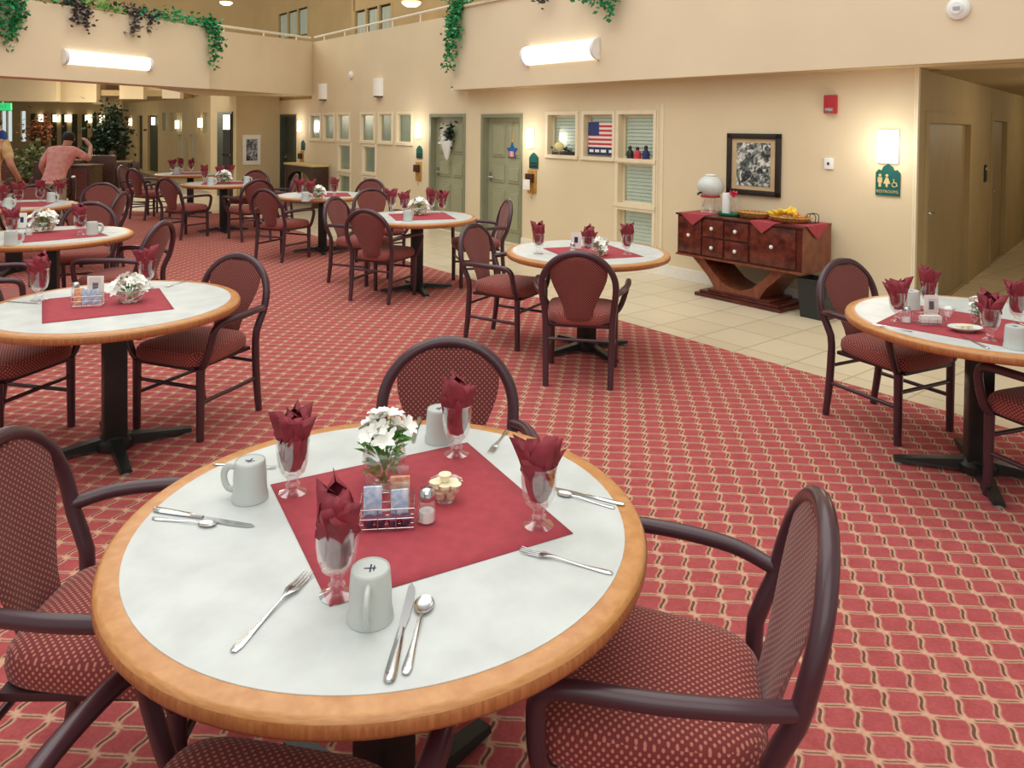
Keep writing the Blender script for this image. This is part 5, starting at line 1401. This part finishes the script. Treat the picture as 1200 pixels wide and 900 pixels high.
def person(label, loc, rz, shirt, pants, hair, lean=.15, raise_right=True, bend=.1, hairlong=False, sleeve=.5):
    t = thing('person', label, 'person', loc, rz)
    def L(x, y, z):     # lean of the upper body forward (+y) above the hips
        k = max(0, z - .9); return (x, y + k * lean * 2, z - k * lean * .25)
    V = [L(0, 0, .95), L(0, -.01, 1.12), L(0, -.02, 1.32), L(0, 0, 1.46), L(0, .02, 1.52)]      # pelvis, waist, chest, neck base, neck
    R_ = [(.14, .095), (.135, .09), (.15, .09), (.065, .06), (.05, .05)]
    E = [(0, 1), (1, 2), (2, 3), (3, 4)]
    V += [L(0, .03, 1.60), L(0, .035, 1.68)]; R_ += [(.078, .085), (.072, .08)]; E += [(4, 5), (5, 6)]
    arms = {}
    for s_ in (-1, 1):
        b0 = len(V)
        if s_ == 1 and raise_right:
            V += [L(s_ * .20, 0, 1.41), L(s_ * .40, .10, 1.25), L(s_ * .30, .22, 1.50), L(s_ * .2, .2, 1.60)]
        else:
            V += [L(s_ * .20, 0, 1.41), L(s_ * .27, .02, 1.14), (s_ * .27, .20 + lean * .4, .96), (s_ * .25, .27 + lean * .4, .90)]
        R_ += [.062, .045, .033, .034]; E += [(2, b0), (b0, b0 + 1), (b0 + 1, b0 + 2), (b0 + 2, b0 + 3)]; arms[s_] = b0
    for s_ in (-1, 1):
        b0 = len(V); V += [(s_ * .095, .0, .86), (s_ * .105, .03, .48), (s_ * .11, -.02, .09), (s_ * .12, .12, .045)]; R_ += [(.095, .095), .062, .045, (.045, .035)]
        E += [(0, b0), (b0, b0 + 1), (b0 + 1, b0 + 2), (b0 + 2, b0 + 3)]
    skinmesh('body', 'skin', V, E, R_, t)
    # face and ears
    hd = Vector(L(0, .035, 1.64))
    m = MB(); m.ball((hd.x, hd.y + .085, hd.z - .01), .014, sy=1.3, sz=1.4)
    for s_ in (-1, 1): m.ball((hd.x + s_ * .08, hd.y, hd.z), .022, sx=.5, sz=1.3)
    m.build('nose_and_ears', 'skin', t, ang=80)
    m = MB()
    for s_ in (-1, 1): m.ball((hd.x + s_ * .03, hd.y + .08, hd.z + .015), .009)
    m.build('eye', 'hair_dark', t); MB().box(hd.x - .022, hd.x + .022, hd.y + .076, hd.y + .086, hd.z - .05, hd.z - .042).build('mouth', 'terracotta', t)
    m = MB(); m.ball((hd.x, hd.y - .018, hd.z + .03), .098, sx=.95, sy=1.05, sz=1.05, seg=18, ring=12)
    if hairlong: m.lathe([(.02, .06), (.085, .02), (.10, -.08), (.11, -.18), (.05, -.24), (0, -.24)], 16, c=(hd.x, hd.y - .05, hd.z), sy=.7)
    m.build('hair', hair, t, ang=80)
    # hands with fingers
    for s_ in (-1, 1):
        b0 = arms[s_]; w_ = Vector(V[b0 + 3]); d = (w_ - Vector(V[b0 + 2])).normalized(); side = d.cross(Vector((0, 0, 1))).normalized() if abs(d.z) < .95 else Vector((1, 0, 0))
        m = MB()
        for k in range(4):
            o_ = w_ + side * ((k - 1.5) * .019) + d * .01; m.tube([o_, o_ + d * (.06 + .008 * (k in (1, 2))) , o_ + d * .085 + Vector((0, 0, -.012))], [.0095, .0085, .006], 6)
        m.tube([w_ - d * .02, w_ + side * .042 + d * .015, w_ + side * .052 + d * .045], [.011, .0095, .007], 6)
        m.build('fingers', 'skin', t, ang=80)
    # shirt
    g = 1.12
    SV = V[:4]; SR = [(.175, .14), (.172, .135), (.198, .15), (.10, .095)]; SE = [(0, 1), (1, 2), (2, 3)]
    for s_ in (-1, 1):
        b0 = arms[s_]; p0 = Vector(V[b0]); p1 = Vector(V[b0 + 1]); i0 = len(SV)
        SV += [tuple(p0), tuple(p0 + (p1 - p0) * .85)]; SR += [.078, .068]; SE += [(2, i0), (i0, i0 + 1)]
    SV.append((0, 0, .86)); SR.append((.175, .13)); SE.append((0, len(SV) - 1))
    skinmesh('shirt', shirt, SV, SE, SR, t)
    PV = [(0, 0, .95)]; PR = [(.155, .115)]; PE = []
    for s_ in (-1, 1):
        i0 = len(PV); PV += [(s_ * .095, .0, .84), (s_ * .105, .03, .48), (s_ * .11, -.02, .12)]; PR += [(.112, .112), .085, .072]; PE += [(0, i0), (i0, i0 + 1), (i0 + 1, i0 + 2)]
    skinmesh('trousers', pants, PV, PE, PR, t)
    for s_ in (-1, 1): MB().ball((s_ * .115, .06, .045), .05, sx=.9, sy=2.4, sz=.9).build('shoe', 'shoe', t, ang=80)
    return t
person('person in a pink patterned shirt and khaki trousers, standing with one arm raised', (-6.86, 11.3, 0), .1, 'pink_shirt', 'khaki', 'hair_dark', lean=.34, raise_right=True).scale = (.95, .95, .90)
person('person in a tan top at the left picture edge, leaning over the table', (-6.68, 9.6, 0), .1, 'tan_top', 'khaki', 'hair_blond', lean=.06, raise_right=False, hairlong=True)
person('distant person in a blue shirt at the left picture edge', (fx(2, 19), 19.0, 0), 2.5, 'blue_shirt', 'navy', 'hair_dark', lean=.05, raise_right=False)

# ------------------------------------------------------------------ light
w = bpy.data.worlds.new('World'); bpy.context.scene.world = w; w.use_nodes = True
bg = w.node_tree.nodes['Background']; bg.inputs[0].default_value = (1.0, .98, .94, 1); bg.inputs[1].default_value = .60
def area(name, loc, size, energy, col, rot=(0, 0, 0), sy=None):
    L = bpy.data.lights.new(name, 'AREA'); L.energy = energy; L.color = col; L.shape = 'RECTANGLE'; L.size = size; L.size_y = sy or size
    o = bpy.data.objects.new(name, L); COL.objects.link(o); o.location = loc; o.rotation_euler = rot
area('skylight', (-1.5, 5.5, 7.5), 9, 520, (1, .985, .95), sy=10)
area('skylight_far', (-9, 16, 7.0), 6, 220, (1, .95, .86))
area('front_light', (0, -2.0, 5.0), 5, 110, (1, .985, .95), (math.radians(50), 0, 0))
def lamp(name, loc, e, col=(1, .88, .68), r_=.3):
    L = bpy.data.lights.new(name, 'POINT'); L.energy = e; L.color = col; L.shadow_soft_size = r_; L.specular_factor = .1
    o = bpy.data.objects.new(name, L); COL.objects.link(o); o.location = loc
lamp('passage_fill', tuple(HC + HU * 2.2 - HN * 1.4) + (1.95,), 26); lamp('passage_fill', tuple(HC + HU * 6.0 - HN * 1.4) + (1.95,), 22)  # unseen point lights added to brighten the passage
lamp('far_fill', (-11.5, 20.0, 2.2), 60); lamp('far_fill', (-15, 25, 2.1), 70); lamp('far_fill', (-9.6, 19.0, 2.2), 45); lamp('far_fill', (-12, 27, 2.1), 60); lamp('far_fill', (-8.2, 16.5, 2.0), 24); lamp('far_fill', (-13.2, 24.8, 3.1), 40)  # added fill lights without fixtures, they lift the far sitting area
# ------------------------------------------------------------------ camera
cam = bpy.data.cameras.new('Camera'); co = bpy.data.objects.new('Camera', cam); COL.objects.link(co)
cam.sensor_fit = 'HORIZONTAL'; cam.sensor_width = 36; cam.lens = F / 1200 * 36; cam.shift_x = (CX - 600) / 1200 * -1; cam.shift_y = -(450 - CY) / 1200
cam.clip_start = .02; cam.clip_end = 200
M = Matrix.Identity(4)
for i in range(3): M[i][0] = RT[i]; M[i][1] = UP[i]; M[i][2] = -FW[i]
M[0][3], M[1][3], M[2][3] = 0, 0, CH
co.matrix_world = M
sc = bpy.context.scene; sc.camera = co
sc.view_settings.view_transform = 'Standard'; sc.view_settings.look = 'None'; sc.view_settings.exposure = 0; sc.view_settings.gamma = 1
